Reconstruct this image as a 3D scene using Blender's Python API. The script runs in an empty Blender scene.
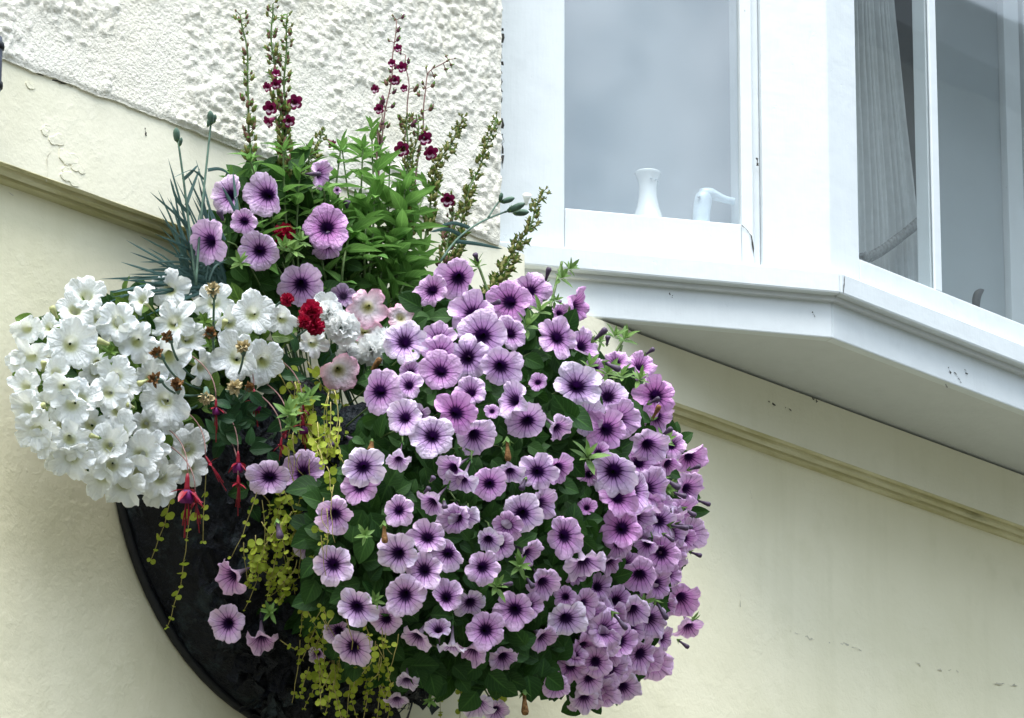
import bpy, math, random
import numpy as np
from mathutils import Matrix, Vector

random.seed(11)
RNG = np.random.default_rng(11)
scene = bpy.context.scene
COL = scene.collection
R_ = math.radians

# ------------------------------------------------------------------ camera model
F = 5200.0
PITCH, YAW, CANT, ROLL = R_(19.1747), R_(43.2632), R_(32.8273), R_(0.2518)
FW = np.array([math.cos(PITCH) * math.cos(YAW), math.cos(PITCH) * math.sin(YAW), math.sin(PITCH)])
RT = np.array([math.sin(YAW), -math.cos(YAW), 0.0])
UP = np.cross(RT, FW)
RT, UP = math.cos(ROLL) * RT + math.sin(ROLL) * UP, -math.sin(ROLL) * RT + math.cos(ROLL) * UP
CAM = np.array([-5.98397197, -5.63175631, 1.6])


def ray(px, py):
    return FW * F + RT * (px - 512.0) - UP * (py - 359.0)


def onplane(px, py, n, k):
    n = np.array(n, float)
    v = ray(px, py)
    return CAM + v * ((k - n @ CAM) / (n @ v))


def at(px, py, d):
    """the point seen at a pixel that stands d metres out from the wall band"""
    return onplane(px, py, (0, 1, 0), -d)


def facing(nx, ny):
    l = math.hypot(nx, ny)
    if l > .97:
        nx, ny = nx / l * .97, ny / l * .97
    nz = math.sqrt(max(0.0, 1 - nx * nx - ny * ny))
    return RT * nx + UP * ny - FW * nz


def metres(px, p):
    return px * float((np.asarray(p) - CAM) @ FW) / F


# ------------------------------------------------------------------ scene helpers
def tag(o, label=None, cat=None, group=None, kind=None):
    if label: o['label'] = label
    if cat: o['category'] = cat
    if group: o['group'] = group
    if kind: o['kind'] = kind
    return o


def empty(name, loc, label, cat, group=None):
    o = bpy.data.objects.new(name, None)
    COL.objects.link(o)
    o.empty_display_size = .05
    o.location = Vector(loc)
    return tag(o, label, cat, group)


class MB:
    """collects vertices and faces with uv, a random tint and a material slot"""
    def __init__(s):
        s.v, s.f, s.uv, s.mi, s.tint, s.n = [], [], [], [], [], 0

    def add(s, v, f, mi=0, uv=None, tint=0.0):
        v = np.asarray(v, float)
        s.v.append(v)
        s.f += [tuple(int(i) + s.n for i in q) for q in f]
        s.mi += [mi] * len(f)
        s.uv.append(np.zeros((len(v), 2)) if uv is None else np.asarray(uv, float))
        s.tint.append(np.full(len(v), tint) if np.isscalar(tint) else np.asarray(tint, float))
        s.n += len(v)

    def box(s, x0, x1, y0, y1, z0, z1, mi=0):
        v = [(x, y, z) for x in (x0, x1) for y in (y0, y1) for z in (z0, z1)]
        f = [(0, 1, 3, 2), (4, 6, 7, 5), (0, 4, 5, 1), (2, 3, 7, 6), (0, 2, 6, 4), (1, 5, 7, 3)]
        s.add(v, f, mi)

    def prism(s, poly, z0, z1, mi=0):
        """poly: list of (x, y), counter-clockwise"""
        n = len(poly)
        v = [(x, y, z0) for x, y in poly] + [(x, y, z1) for x, y in poly]
        f = [(i, (i + 1) % n, n + (i + 1) % n, n + i) for i in range(n)]
        f += [tuple(range(n))[::-1], tuple(range(n, 2 * n))]
        s.add(v, f, mi)

    def tube(s, pts, rad, sides=6, mi=0, tint=0.0, cap=True):
        pts = np.asarray(pts, float)
        n = len(pts)
        rad = np.full(n, rad) if np.isscalar(rad) else np.asarray(rad, float)
        T = np.gradient(pts, axis=0) if n > 2 else np.repeat((pts[1] - pts[0])[None], n, 0)
        T /= np.linalg.norm(T, axis=1)[:, None] + 1e-12
        ref = np.array([.31, .52, .8]) if abs(T[0] @ np.array([.31, .52, .8])) < .9 else np.array([1., 0, 0])
        a = np.linspace(0, 2 * math.pi, sides, endpoint=False)
        V, UVs = [], []
        for i in range(n):
            u = np.cross(T[i], ref); u /= np.linalg.norm(u) + 1e-12
            w = np.cross(T[i], u)
            ref = np.cross(u, T[i])
            V.append(pts[i] + rad[i] * (np.cos(a)[:, None] * u + np.sin(a)[:, None] * w))
            UVs += [(k / sides, i / max(1, n - 1)) for k in range(sides)]
        f = [(i * sides + k, i * sides + (k + 1) % sides, (i + 1) * sides + (k + 1) % sides, (i + 1) * sides + k)
             for i in range(n - 1) for k in range(sides)]
        if cap:
            f += [tuple(range(sides))[::-1], tuple(range((n - 1) * sides, n * sides))]
        s.add(np.concatenate(V), f, mi, UVs, tint)

    def lathe(s, prof, c, sides=24, mi=0, axis=None, tint=0.0):
        """prof: (radius, height) along axis from c"""
        axis = np.array([0, 0, 1.]) if axis is None else np.asarray(axis, float) / np.linalg.norm(axis)
        u = np.cross(axis, [.2, .9, .1] if abs(axis[1]) < .9 else [1, 0, 0]); u /= np.linalg.norm(u)
        w = np.cross(axis, u)
        a = np.linspace(0, 2 * math.pi, sides, endpoint=False)
        V = np.concatenate([np.asarray(c) + axis * h + r * (np.cos(a)[:, None] * u + np.sin(a)[:, None] * w) for r, h in prof])
        m = len(prof)
        f = [(i * sides + k, i * sides + (k + 1) % sides, (i + 1) * sides + (k + 1) % sides, (i + 1) * sides + k)
             for i in range(m - 1) for k in range(sides)]
        f += [tuple(range(sides))[::-1], tuple(range((m - 1) * sides, m * sides))]
        s.add(V, f, mi, None, tint)

    def build(s, name, mats, parent=None, smooth=True, bevel=0):
        me = bpy.data.meshes.new(name)
        off = np.array(parent.matrix_basis.translation if parent and parent.parent is None and parent.type == 'EMPTY' else (0, 0, 0))
        if parent and parent.parent is not None:
            off = np.array(parent.parent.location)
        V = np.concatenate(s.v) - off
        me.from_pydata(V.tolist(), [], s.f)
        mats = mats if isinstance(mats, (list, tuple)) else [mats]
        for m in mats: me.materials.append(m)
        me.polygons.foreach_set('material_index', s.mi)
        uv = np.concatenate(s.uv)
        li = np.zeros(len(me.loops), int); me.loops.foreach_get('vertex_index', li)
        lay = me.uv_layers.new(name='UVMap')
        lay.data.foreach_set('uv', uv[li].ravel())
        at_ = me.attributes.new('tint', 'FLOAT', 'POINT')
        at_.data.foreach_set('value', np.concatenate(s.tint))
        if smooth: me.polygons.foreach_set('use_smooth', [True] * len(me.polygons))
        me.update()
        o = bpy.data.objects.new(name, me)
        COL.objects.link(o)
        if parent is not None: o.parent = parent
        if bevel:
            b = o.modifiers.new('edge', 'BEVEL'); b.width = bevel; b.segments = 2; b.limit_method = 'ANGLE'
            b.harden_normals = False
        return o


def basis(z, roll=0.0):
    z = np.asarray(z, float); z = z / np.linalg.norm(z)
    ref = np.array([0, 0, 1.]) if abs(z[2]) < .95 else np.array([1., 0, 0])
    x = np.cross(ref, z); x /= np.linalg.norm(x)
    y = np.cross(z, x)
    c, s_ = math.cos(roll), math.sin(roll)
    return np.stack([c * x + s_ * y, -s_ * x + c * y, z], 1)


def frame_dir(y, normal):
    """columns: x, y(along), z(normal-ish)"""
    y = np.asarray(y, float); y = y / np.linalg.norm(y)
    x = np.cross(y, normal)
    if np.linalg.norm(x) < 1e-4: x = np.cross(y, [.3, .5, .8])
    x /= np.linalg.norm(x)
    return np.stack([x, y, np.cross(x, y)], 1)


def bez(p0, p1, p2, n=7):
    t = np.linspace(0, 1, n)[:, None]
    return (1 - t) ** 2 * np.asarray(p0) + 2 * t * (1 - t) * np.asarray(p1) + t * t * np.asarray(p2)


def resample(pts, n):
    pts = np.asarray(pts, float)
    L = np.concatenate([[0], np.cumsum(np.linalg.norm(np.diff(pts, axis=0), axis=1))])
    # smooth (catmull style) resampling through linear + two smoothing passes
    t = np.linspace(0, L[-1], n)
    q = np.stack([np.interp(t, L, pts[:, k]) for k in range(pts.shape[1])], 1)
    for _ in range(2):
        q[1:-1] = .25 * q[:-2] + .5 * q[1:-1] + .25 * q[2:]
    return q


def inside(poly, x, y):
    c = False
    j = len(poly) - 1
    for i in range(len(poly)):
        xi, yi = poly[i]; xj, yj = poly[j]
        if (yi > y) != (yj > y) and x < (xj - xi) * (y - yi) / (yj - yi) + xi: c = not c
        j = i
    return c


def sample(poly):
    xs = [p[0] for p in poly]; ys = [p[1] for p in poly]
    while True:
        x, y = random.uniform(min(xs), max(xs)), random.uniform(min(ys), max(ys))
        if inside(poly, x, y): return x, y


# ------------------------------------------------------------------ materials
class NT:
    def __init__(s, name):
        s.m = bpy.data.materials.new(name); s.m.use_nodes = True
        s.t = s.m.node_tree; s.t.nodes.clear()
        s.out = s.t.nodes.new('ShaderNodeOutputMaterial')

    def n(s, typ, **kw):
        x = s.t.nodes.new('ShaderNode' + typ)
        for k, v in kw.items():
            if k.startswith('i_'):
                x.inputs[k[2:].replace('_', ' ')].default_value = v
            else: setattr(x, k, v)
        return x

    def l(s, a, b): s.t.links.new(a, b)

    def math(s, op, a, b=None, c=None, clamp=False):
        x = s.t.nodes.new('ShaderNodeMath'); x.operation = op; x.use_clamp = clamp
        for i, q in enumerate((a, b, c)):
            if q is None: continue
            if isinstance(q, (int, float)): x.inputs[i].default_value = q
            else: s.l(q, x.inputs[i])
        return x.outputs[0]

    def mix(s, fac, a, b, blend='MIX'):
        x = s.t.nodes.new('ShaderNodeMix'); x.data_type = 'RGBA'; x.blend_type = blend
        for sock, q in ((x.inputs[0], fac), (x.inputs[6], a), (x.inputs[7], b)):
            if isinstance(q, (int, float)): sock.default_value = q
            elif isinstance(q, tuple): sock.default_value = (*q, 1) if len(q) == 3 else q
            else: s.l(q, sock)
        return x.outputs[2]

    def ramp(s, fac, stops, interp='LINEAR'):
        x = s.t.nodes.new('ShaderNodeValToRGB'); r = x.color_ramp; r.interpolation = interp
        while len(r.elements) < len(stops): r.elements.new(.5)
        for e, (p, c) in zip(r.elements, stops):
            e.position = p; e.color = (*c, 1) if isinstance(c, tuple) else (c, c, c, 1)
        s.l(fac, x.inputs[0])
        return x.outputs[0]

    def noise(s, scale, detail=4, rough=.55, co=None, dist=0.0):
        x = s.n('TexNoise'); x.inputs['Scale'].default_value = scale; x.inputs['Detail'].default_value = detail
        x.inputs['Roughness'].default_value = rough; x.inputs['Distortion'].default_value = dist
        s.l(co if co is not None else s.co(), x.inputs['Vector'])
        return x.outputs['Fac']

    def co(s):
        return s.n('NewGeometry').outputs['Position']

    def bump(s, h, strength, dist, nrm=None):
        b = s.n('Bump'); b.inputs['Strength'].default_value = strength; b.inputs['Distance'].default_value = dist
        s.l(h, b.inputs['Height'])
        if nrm is not None: s.l(nrm, b.inputs['Normal'])
        return b.outputs[0]

    def bsdf(s, col, rough=.6, nrm=None, spec=.4, trans=0.0, tcol=None, metallic=0.0):
        p = s.n('BsdfPrincipled')
        for sock, q in ((p.inputs['Base Color'], col), (p.inputs['Roughness'], rough)):
            if isinstance(q, (int, float)): sock.default_value = q
            elif isinstance(q, tuple): sock.default_value = (*q, 1)
            else: s.l(q, sock)
        p.inputs['Specular IOR Level'].default_value = spec
        p.inputs['Metallic'].default_value = metallic
        if nrm is not None: s.l(nrm, p.inputs['Normal'])
        res = p.outputs[0]
        if trans:
            tr = s.n('BsdfTranslucent')
            q = tcol if tcol is not None else col
            if isinstance(q, tuple): tr.inputs[0].default_value = (*q, 1)
            else: s.l(q, tr.inputs[0])
            mx = s.n('MixShader'); mx.inputs[0].default_value = trans
            s.l(res, mx.inputs[1]); s.l(tr.outputs[0], mx.inputs[2]); res = mx.outputs[0]
        s.l(res, s.out.inputs[0])
        return s.m


def m_cream(name, base, rough_scale=1.0, specks=.5, bump=.25):
    t = NT(name)
    big = t.noise(2.2, 3); mid = t.noise(14, 5, .6); fine = t.noise(140, 3, .6)
    c = t.mix(t.ramp(big, [(.35, 0.0), (.7, 1.0)]), tuple(x * 1.04 for x in base), tuple(x * y for x, y in zip(base, (.93, .93, .88))))
    c = t.mix(t.math('MULTIPLY', t.ramp(mid, [(.55, 0.0), (.8, 1.0)]), .35), c, (base[0] * .82, base[1] * .83, base[2] * .74))
    sp = t.ramp(t.noise(48, 3, .6), [(.775, 0.0), (.80, 1.0)])
    c = t.mix(t.math('MULTIPLY', sp, specks), c, (.16, .15, .12))
    mp = t.n('Mapping'); t.l(t.co(), mp.inputs[0]); mp.inputs['Scale'].default_value = (1, 1, .10)
    streak = t.ramp(t.noise(13, 4, .6, mp.outputs[0]), [(.52, 0.0), (.75, 1.0)])
    c = t.mix(t.math('MULTIPLY', streak, .30), c, (base[0] * .80, base[1] * .80, base[2] * .72))
    patch = t.ramp(t.noise(6, 6, .7), [(.56, 0.0), (.60, 1.0)])
    c = t.mix(t.math('MULTIPLY', patch, .12), c, (base[0] * 1.06, base[1] * 1.07, base[2] * 1.12))
    h = t.math('ADD', t.math('ADD', t.math('MULTIPLY', mid, .8), t.math('ADD', t.math('MULTIPLY', big, 1.5), t.math('MULTIPLY', patch, .10))), t.math('ADD', t.math('MULTIPLY', fine, .22), t.math('MULTIPLY', t.noise(45, 3), .25)))
    return t.bsdf(c, .62, t.bump(h, bump, .012), .3)


def m_roughcast():
    t = NT('roughcast_paint')
    n1 = t.noise(30, 5, .6); n2 = t.noise(160, 4, .6); n3 = t.noise(5, 3)
    base = t.mix(t.ramp(n3, [(.3, 0.0), (.75, 1.0)]), (.81, .785, .70), (.78, .74, .62))
    dirt = t.ramp(t.noise(11, 6, .65), [(.58, 0.0), (.72, 1.0)])
    base = t.mix(t.math('MULTIPLY', dirt, .45), base, (.44, .42, .27))
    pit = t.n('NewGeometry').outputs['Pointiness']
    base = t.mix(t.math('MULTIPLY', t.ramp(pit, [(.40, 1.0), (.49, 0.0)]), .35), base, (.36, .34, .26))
    h = t.math('ADD', n1, t.math('MULTIPLY', n2, .9))
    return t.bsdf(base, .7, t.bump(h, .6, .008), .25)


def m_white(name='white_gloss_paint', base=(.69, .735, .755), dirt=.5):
    t = NT(name)
    co = t.co()
    mp = t.n('Mapping'); t.l(co, mp.inputs[0]); mp.inputs['Scale'].default_value = (1, 1, .12)
    brush = t.noise(60, 3, .6, mp.outputs[0]); fine = t.noise(22, 4)
    c = t.mix(t.ramp(fine, [(.4, 0.0), (.8, 1.0)]), base, tuple(x * .95 for x in base))
    sp = t.ramp(t.noise(60, 3, .6), [(.77, 0.0), (.80, 1.0)])
    c = t.mix(t.math('MULTIPLY', sp, dirt), c, (.2, .2, .19))
    mp2 = t.n('Mapping'); t.l(co, mp2.inputs[0]); mp2.inputs['Scale'].default_value = (.16, .16, 1)
    hb = t.noise(70, 3, .6, mp2.outputs[0])
    grime = t.ramp(t.noise(17, 6, .7), [(.55, 0.0), (.8, 1.0)])
    c = t.mix(t.math('MULTIPLY', grime, .3), c, tuple(x * .74 for x in base))
    flake = t.ramp(t.noise(26, 5, .65), [(.66, 0.0), (.67, 1.0)])
    h = t.math('ADD', t.math('ADD', t.math('MULTIPLY', brush, .5), t.math('MULTIPLY', hb, .12)), t.math('ADD', t.math('MULTIPLY', fine, .7), t.math('MULTIPLY', flake, -.28)))
    return t.bsdf(c, .42, t.bump(h, .26, .006), .4)


def m_moss():
    t = NT('mossy_moulding_paint')
    co = t.co()
    mp = t.n('Mapping'); t.l(co, mp.inputs[0]); mp.inputs['Scale'].default_value = (.22, 1, 1)
    n1 = t.noise(26, 5, .65, mp.outputs[0]); n2 = t.noise(60, 4, .6)
    c = t.mix(t.ramp(n1, [(.35, 0.0), (.62, 1.0)]), (.72, .68, .46), (.52, .48, .26))
    c = t.mix(t.ramp(t.noise(15, 5, .6, mp.outputs[0]), [(.60, 0.0), (.72, .8)]), c, (.09, .085, .045))
    return t.bsdf(c, .8, t.bump(n2, .4, .004), .2)


def m_plain(name, col, rough=.6, var=.2, scale=40, bump=.1, spec=.4, trans=0.0, metallic=0.0):
    t = NT(name)
    n1 = t.noise(scale, 4)
    c = t.mix(t.ramp(n1, [(.3, 0.0), (.7, 1.0)]), tuple(x * (1 - var) for x in col), tuple(min(1, x * (1 + var)) for x in col))
    return t.bsdf(c, rough, t.bump(n1, bump, .004), spec, trans, None, metallic)


def m_leaf(name, dark, light, rough=.42, trans=.22, vein=.5):
    t = NT(name)
    uv = t.n('UVMap').outputs[0]
    sx = t.n('SeparateXYZ'); t.l(uv, sx.inputs[0])
    tint = t.n('Attribute', attribute_name='tint').outputs['Fac']
    u = t.math('ABSOLUTE', t.math('SUBTRACT', sx.outputs[0], .5))
    mid = t.math('SUBTRACT', 1.0, t.math('MULTIPLY', u, 16.0), clamp=True)
    side = t.math('FRACT', t.math('ADD', t.math('MULTIPLY', sx.outputs[1], 6.0), t.math('MULTIPLY', u, -5.0)))
    side = t.ramp(side, [(.0, .6), (.12, 0.0), (.9, 0.0), (1.0, .6)])
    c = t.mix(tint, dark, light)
    n = t.noise(55, 3)
    c = t.mix(t.math('MULTIPLY', n, .5), c, tuple(x * .6 for x in dark))
    c = t.mix(t.math('MULTIPLY', t.math('MAXIMUM', mid, side), vein), c, tuple(min(1, x * 1.6 + .01) for x in light))
    h = t.math('SUBTRACT', n, t.math('MULTIPLY', t.math('MAXIMUM', mid, side), .6))
    return t.bsdf(c, rough, t.bump(h, .3, .003), .22, trans, t.mix(.5, c, light))


def m_petunia():
    t = NT('veined_petunia_petal')
    uv = t.n('UVMap').outputs[0]
    sx = t.n('SeparateXYZ'); t.l(uv, sx.inputs[0])
    u, v = sx.outputs[0], sx.outputs[1]
    oi = t.n('ObjectInfo')
    sc = t.n('SeparateColor'); t.l(oi.outputs['Color'], sc.inputs[0])
    tint, dark = sc.outputs[0], sc.outputs[1]
    co = t.n('TexCoord').outputs['Object']
    wob = t.math('MULTIPLY', t.math('SUBTRACT', t.noise(2.6, 3, .5, co), .5), .055)
    uu = t.math('ADD', u, wob)

    def lines(k, w, ph=0.0):
        q = t.math('ABSOLUTE', t.math('SUBTRACT', t.math('FRACT', t.math('ADD', t.math('MULTIPLY', uu, k), ph)), .5))
        # q is 0 on the line
        return t.math('SUBTRACT', 1.0, t.math('DIVIDE', q, w), clamp=True)
    edge = t.mix(tint, (.90, .775, .935), (.80, .42, .78))
    midc = t.mix(tint, (.56, .21, .68), (.55, .08, .50))
    base = t.mix(t.ramp(v, [(.36, 0.0), (.55, .42), (.74, .82), (.92, 1.0)], 'EASE'), midc, edge)
    tone = t.noise(3.2, 3, .5, co)
    base = t.mix(t.math('MULTIPLY', tone, .35), base, t.mix(.5, base, (.75, .66, .86)))
    vf = t.ramp(v, [(.34, 1.0), (.6, .8), (.84, .45), (.97, .12)])
    main = t.math('MULTIPLY', lines(5.0, .062, .5), t.ramp(v, [(.3, 1.0), (.75, .9), (.98, .35)]))
    sec = t.math('MULTIPLY', lines(15.0, .13, .5), t.math('MULTIPLY', vf, .85))
    ter = t.math('MULTIPLY', lines(40.0, .26, .2), t.math('MULTIPLY', t.ramp(v, [(.36, .8), (.62, .35), (.8, 0.0)]), .6))
    vein = t.math('MAXIMUM', main, t.math('MAXIMUM', sec, ter))
    c = t.mix(t.math('MULTIPLY', vein, .86), base, t.mix(tint, (.11, .02, .23), (.15, .008, .17)))
    star = t.math('MULTIPLY', t.math('MAXIMUM', t.math('MULTIPLY', main, 1.5), lines(15.0, .22, .5)), .075)
    thr = t.ramp(t.math('SUBTRACT', t.math('ADD', v, t.math('MULTIPLY', t.math('SUBTRACT', tone, .5), .05)), star), [(.345, 1.0), (.395, .95), (.45, .4), (.52, 0.0)])
    c = t.mix(thr, c, (.022, .003, .045))
    c = t.mix(dark, c, (.075, .05, .10))
    back = t.mix(.45, t.mix(t.math('MULTIPLY', vein, .25), edge, midc), (.45, .40, .50))
    bt = t.ramp(v, [(.15, 1.0), (.5, 0.0)])
    back = t.mix(bt, back, (.16, .11, .17))
    c = t.mix(t.n('NewGeometry').outputs['Backfacing'], c, back)
    h = t.math('ADD', t.math('MULTIPLY', vein, -.35), t.noise(7, 3, .5, co))
    return t.bsdf(c, .55, t.bump(h, .3, .05), .25, .26, c)


def m_white_petal():
    t = NT('white_petunia_petal')
    uv = t.n('UVMap').outputs[0]
    sx = t.n('SeparateXYZ'); t.l(uv, sx.inputs[0])
    co = t.n('TexCoord').outputs['Object']
    n = t.noise(4, 3, .5, co)
    q = t.math('ABSOLUTE', t.math('SUBTRACT', t.math('FRACT', t.math('MULTIPLY', sx.outputs[0], 15.0)), .5))
    vein = t.math('SUBTRACT', 1.0, t.math('DIVIDE', q, .16), clamp=True)
    c = t.mix(t.math('MULTIPLY', vein, .12), (.87, .895, .91), (.72, .76, .74))
    c = t.mix(t.ramp(sx.outputs[1], [(.3, 1.0), (.39, .8), (.47, .18), (.58, 0.0)]), c, (.44, .46, .12))
    h = t.math('ADD', t.math('MULTIPLY', vein, -.3), n)
    return t.bsdf(c, .55, t.bump(h, .3, .05), .25, .30, (.86, .88, .84))


def m_pink_petal():
    t = NT('pink_rimmed_petal')
    sx = t.n('SeparateXYZ'); t.l(t.n('UVMap').outputs[0], sx.inputs[0])
    co = t.n('TexCoord').outputs['Object']
    c = t.ramp(sx.outputs[1], [(.3, (.42, .44, .14)), (.4, (.66, .62, .42)), (.5, (.90, .80, .84)), (.78, (.90, .60, .72)), (1.0, (.90, .44, .60))])
    n = t.noise(5, 3, .5, co)
    c = t.mix(t.math('MULTIPLY', n, .3), c, (.84, .68, .75))
    return t.bsdf(c, .55, t.bump(n, .3, .05), .25, .28)


M = {}
M['cream'] = m_cream('cream_wall_paint', (.81, .765, .575))
M['band'] = m_cream('cream_band_paint', (.82, .785, .635), specks=.35, bump=.2)
M['rough'] = m_roughcast()
M['white'] = m_white()
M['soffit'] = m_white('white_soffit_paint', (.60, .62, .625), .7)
M['moss'] = m_moss()
M['room'] = m_plain('grey_room_plaster', (.50, .53, .54), .8, .06, 3, .05)
M['roomdark'] = m_plain('dark_room_wall', (.05, .065, .075), .8, .2, 3, .05)
M['blind'] = m_plain('plain_grey_panel', (.42, .455, .465), .8, .05, 2.5, .05)
M['curtain'] = m_plain('grey_curtain_cloth', (.56, .585, .59), .85, .08, 60, .2, .2, .2)
M['rope'] = m_plain('twisted_tieback_rope', (.16, .17, .17), .9, .5, 300, .5)
M['china'] = m_plain('white_glazed_china', (.85, .86, .86), .15, .03, 20, .02, .6)
M['blueware'] = m_plain('pale_blue_china', (.62, .71, .78), .3, .12, 40, .05, .5)
M['black'] = m_plain('black_metal', (.007, .008, .011), .5, .4, 60, .2)
M['slate'] = m_plain('dark_grey_metal', (.05, .06, .085), .4, .3, 50, .1)
def m_liner():
    t = NT('black_basket_liner')
    n1 = t.noise(22, 6, .65); n2 = t.noise(6, 4, .6)
    c = t.mix(t.ramp(n1, [(.3, 0.0), (.75, 1.0)]), (.0025, .003, .006), (.008, .010, .017))
    c = t.mix(t.ramp(t.noise(17, 6, .7), [(.52, 0.0), (.72, .9)]), c, (.05, .075, .085))
    c = t.mix(t.ramp(n2, [(.62, 0.0), (.74, .6)]), c, (.06, .055, .045))
    return t.bsdf(c, .55, t.bump(n1, 1.0, .03), .3)


M['liner'] = m_liner()
M['soil'] = m_plain('dark_compost', (.02, .015, .01), .95, .5, 60, 1.0)
M['pave'] = m_plain('grey_paving', (.07, .07, .05), .85, .2, 3, .3)
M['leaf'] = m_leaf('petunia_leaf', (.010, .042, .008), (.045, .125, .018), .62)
M['wleaf'] = m_leaf('pale_petunia_leaf', (.05, .115, .018), (.16, .27, .045))
M['tip'] = m_leaf('young_shoot_leaf', (.09, .19, .04), (.22, .36, .10), .5, .25, .2)
M['lance'] = m_leaf('penstemon_leaf', (.065, .175, .035), (.22, .43, .10), .5, .3)
M['golden'] = m_leaf('golden_creeper_leaf', (.26, .35, .025), (.50, .56, .07), .5, .3, .15)
M['blade'] = m_leaf('blue_green_blade', (.045, .105, .095), (.12, .21, .19), .55, .1, .2)
M['fleaf'] = m_leaf('fuchsia_leaf', (.014, .05, .02), (.04, .11, .035))
M['stem'] = m_plain('green_stem', (.10, .16, .05), .6, .3, 80, .1, .3)
M['bluestem'] = m_plain('blue_green_stem', (.09, .155, .115), .6, .3, 80, .1, .3)
M['redstem'] = m_plain('purple_brown_stem', (.20, .11, .10), .6, .3, 80, .1, .3)
M['goldstem'] = m_plain('straw_coloured_stem', (.36, .31, .10), .6, .3, 80, .1, .3)
M['bud'] = m_plain('dark_violet_bud', (.085, .055, .10), .5, .4, 120, .2, .3, .1)
M['wbud'] = m_plain('cream_green_bud', (.52, .54, .26), .5, .2, 120, .2, .3, .2)
M['pod'] = m_plain('olive_seed_pod', (.15, .15, .04), .65, .5, 170, .3, .25)
M['podbrown'] = m_plain('brown_seed_pod', (.14, .075, .05), .7, .5, 170, .3, .25)
M['podpurple'] = m_plain('dark_purple_flower_bud', (.10, .025, .05), .6, .4, 170, .3, .25)
M['dead'] = m_plain('withered_brown_petal', (.21, .11, .045), .85, .6, 220, .6, .1, .1)
M['deadpale'] = m_plain('withered_cream_petal', (.55, .46, .27), .85, .4, 240, .6, .1, .1)
M['maroon'] = m_plain('maroon_petal', (.19, .006, .065), .5, .45, 160, .2, .3, .2)
M['lip'] = m_plain('pale_flower_lip', (.72, .50, .60), .5, .3, 200, .2, .3, .2)
M['crimson'] = m_plain('crimson_petal', (.40, .008, .045), .55, .35, 120, .25, .3, .2)
M['fuchsred'] = m_plain('red_fuchsia_sepal', (.27, .008, .025), .45, .25, 120, .1, .4, .2)
M['fuchpur'] = m_plain('purple_fuchsia_petal', (.13, .006, .10), .5, .3, 120, .1, .3, .2)
M['white_petal'] = m_white_petal()
M['double'] = m_plain('white_double_petal', (.93, .94, .93), .6, .03, 90, .2, .2, .38)
M['petunia'] = m_petunia()
M['pink'] = m_pink_petal()


def m_glass():
    t = NT('window_glass')
    tr = t.n('BsdfTransparent'); tr.inputs[0].default_value = (.96, .985, .99, 1)
    gl = t.n('BsdfGlossy'); gl.inputs['Roughness'].default_value = .02
    wav = t.noise(2.2, 2)
    t.l(t.bump(wav, .02, .02), gl.inputs['Normal'])
    fr = t.n('Fresnel'); fr.inputs[0].default_value = 3.2
    front = t.math('SUBTRACT', 1.0, t.n('NewGeometry').outputs['Backfacing'])
    mx = t.n('MixShader'); t.l(t.math('MULTIPLY', fr.outputs[0], front), mx.inputs[0]); t.l(tr.outputs[0], mx.inputs[1]); t.l(gl.outputs[0], mx.inputs[2])
    # a film of dust with a few dry spots
    du = t.n('BsdfDiffuse'); du.inputs[0].default_value = (.6, .63, .64, 1)
    spots = t.ramp(t.noise(110, 2, .5), [(.78, 0.0), (.82, .35)])
    m2 = t.n('MixShader'); t.l(t.math('ADD', t.math('MULTIPLY', t.noise(4, 4), .05), spots, clamp=True), m2.inputs[0])
    t.l(mx.outputs[0], m2.inputs[1]); t.l(du.outputs[0], m2.inputs[2])
    t.l(m2.outputs[0], t.out.inputs[0])
    return t.m


M['glass'] = m_glass()

# ------------------------------------------------------------------ ground
g = MB(); g.add([(-400, -400, 0), (400, -400, 0), (400, 400, 0), (-400, 400, 0)], [(0, 1, 2, 3)])
tag(g.build('pavement', M['pave'], None, False), kind='structure')

# ------------------------------------------------------------------ house
ZS = 4.589                      # underside of the bay
ZL = 4.484                      # lower edge of the band
ZB = 4.653                      # top of the band, foot of the roughcast
YW = .040                       # face of the lower wall (the band's face is y = 0)
AX, AY = .56977, -.22464        # corner of the bay's underside
XW = .22157                     # where the bay's slanting face crosses the band's face
cc, ss = math.cos(CANT), math.sin(CANT)
XR = 2.6                        # right-hand corner of the bay (outside the picture)
house = empty('house', (0, 0, 0), 'cream rendered house wall with roughcast above a band and a white bay window', 'house')
house['kind'] = 'thing'

w = MB()
w.box(-7, 9, YW, YW + .3, 0, ZL - .002)
w.build('lower_wall', M['cream'], house, False)

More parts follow.
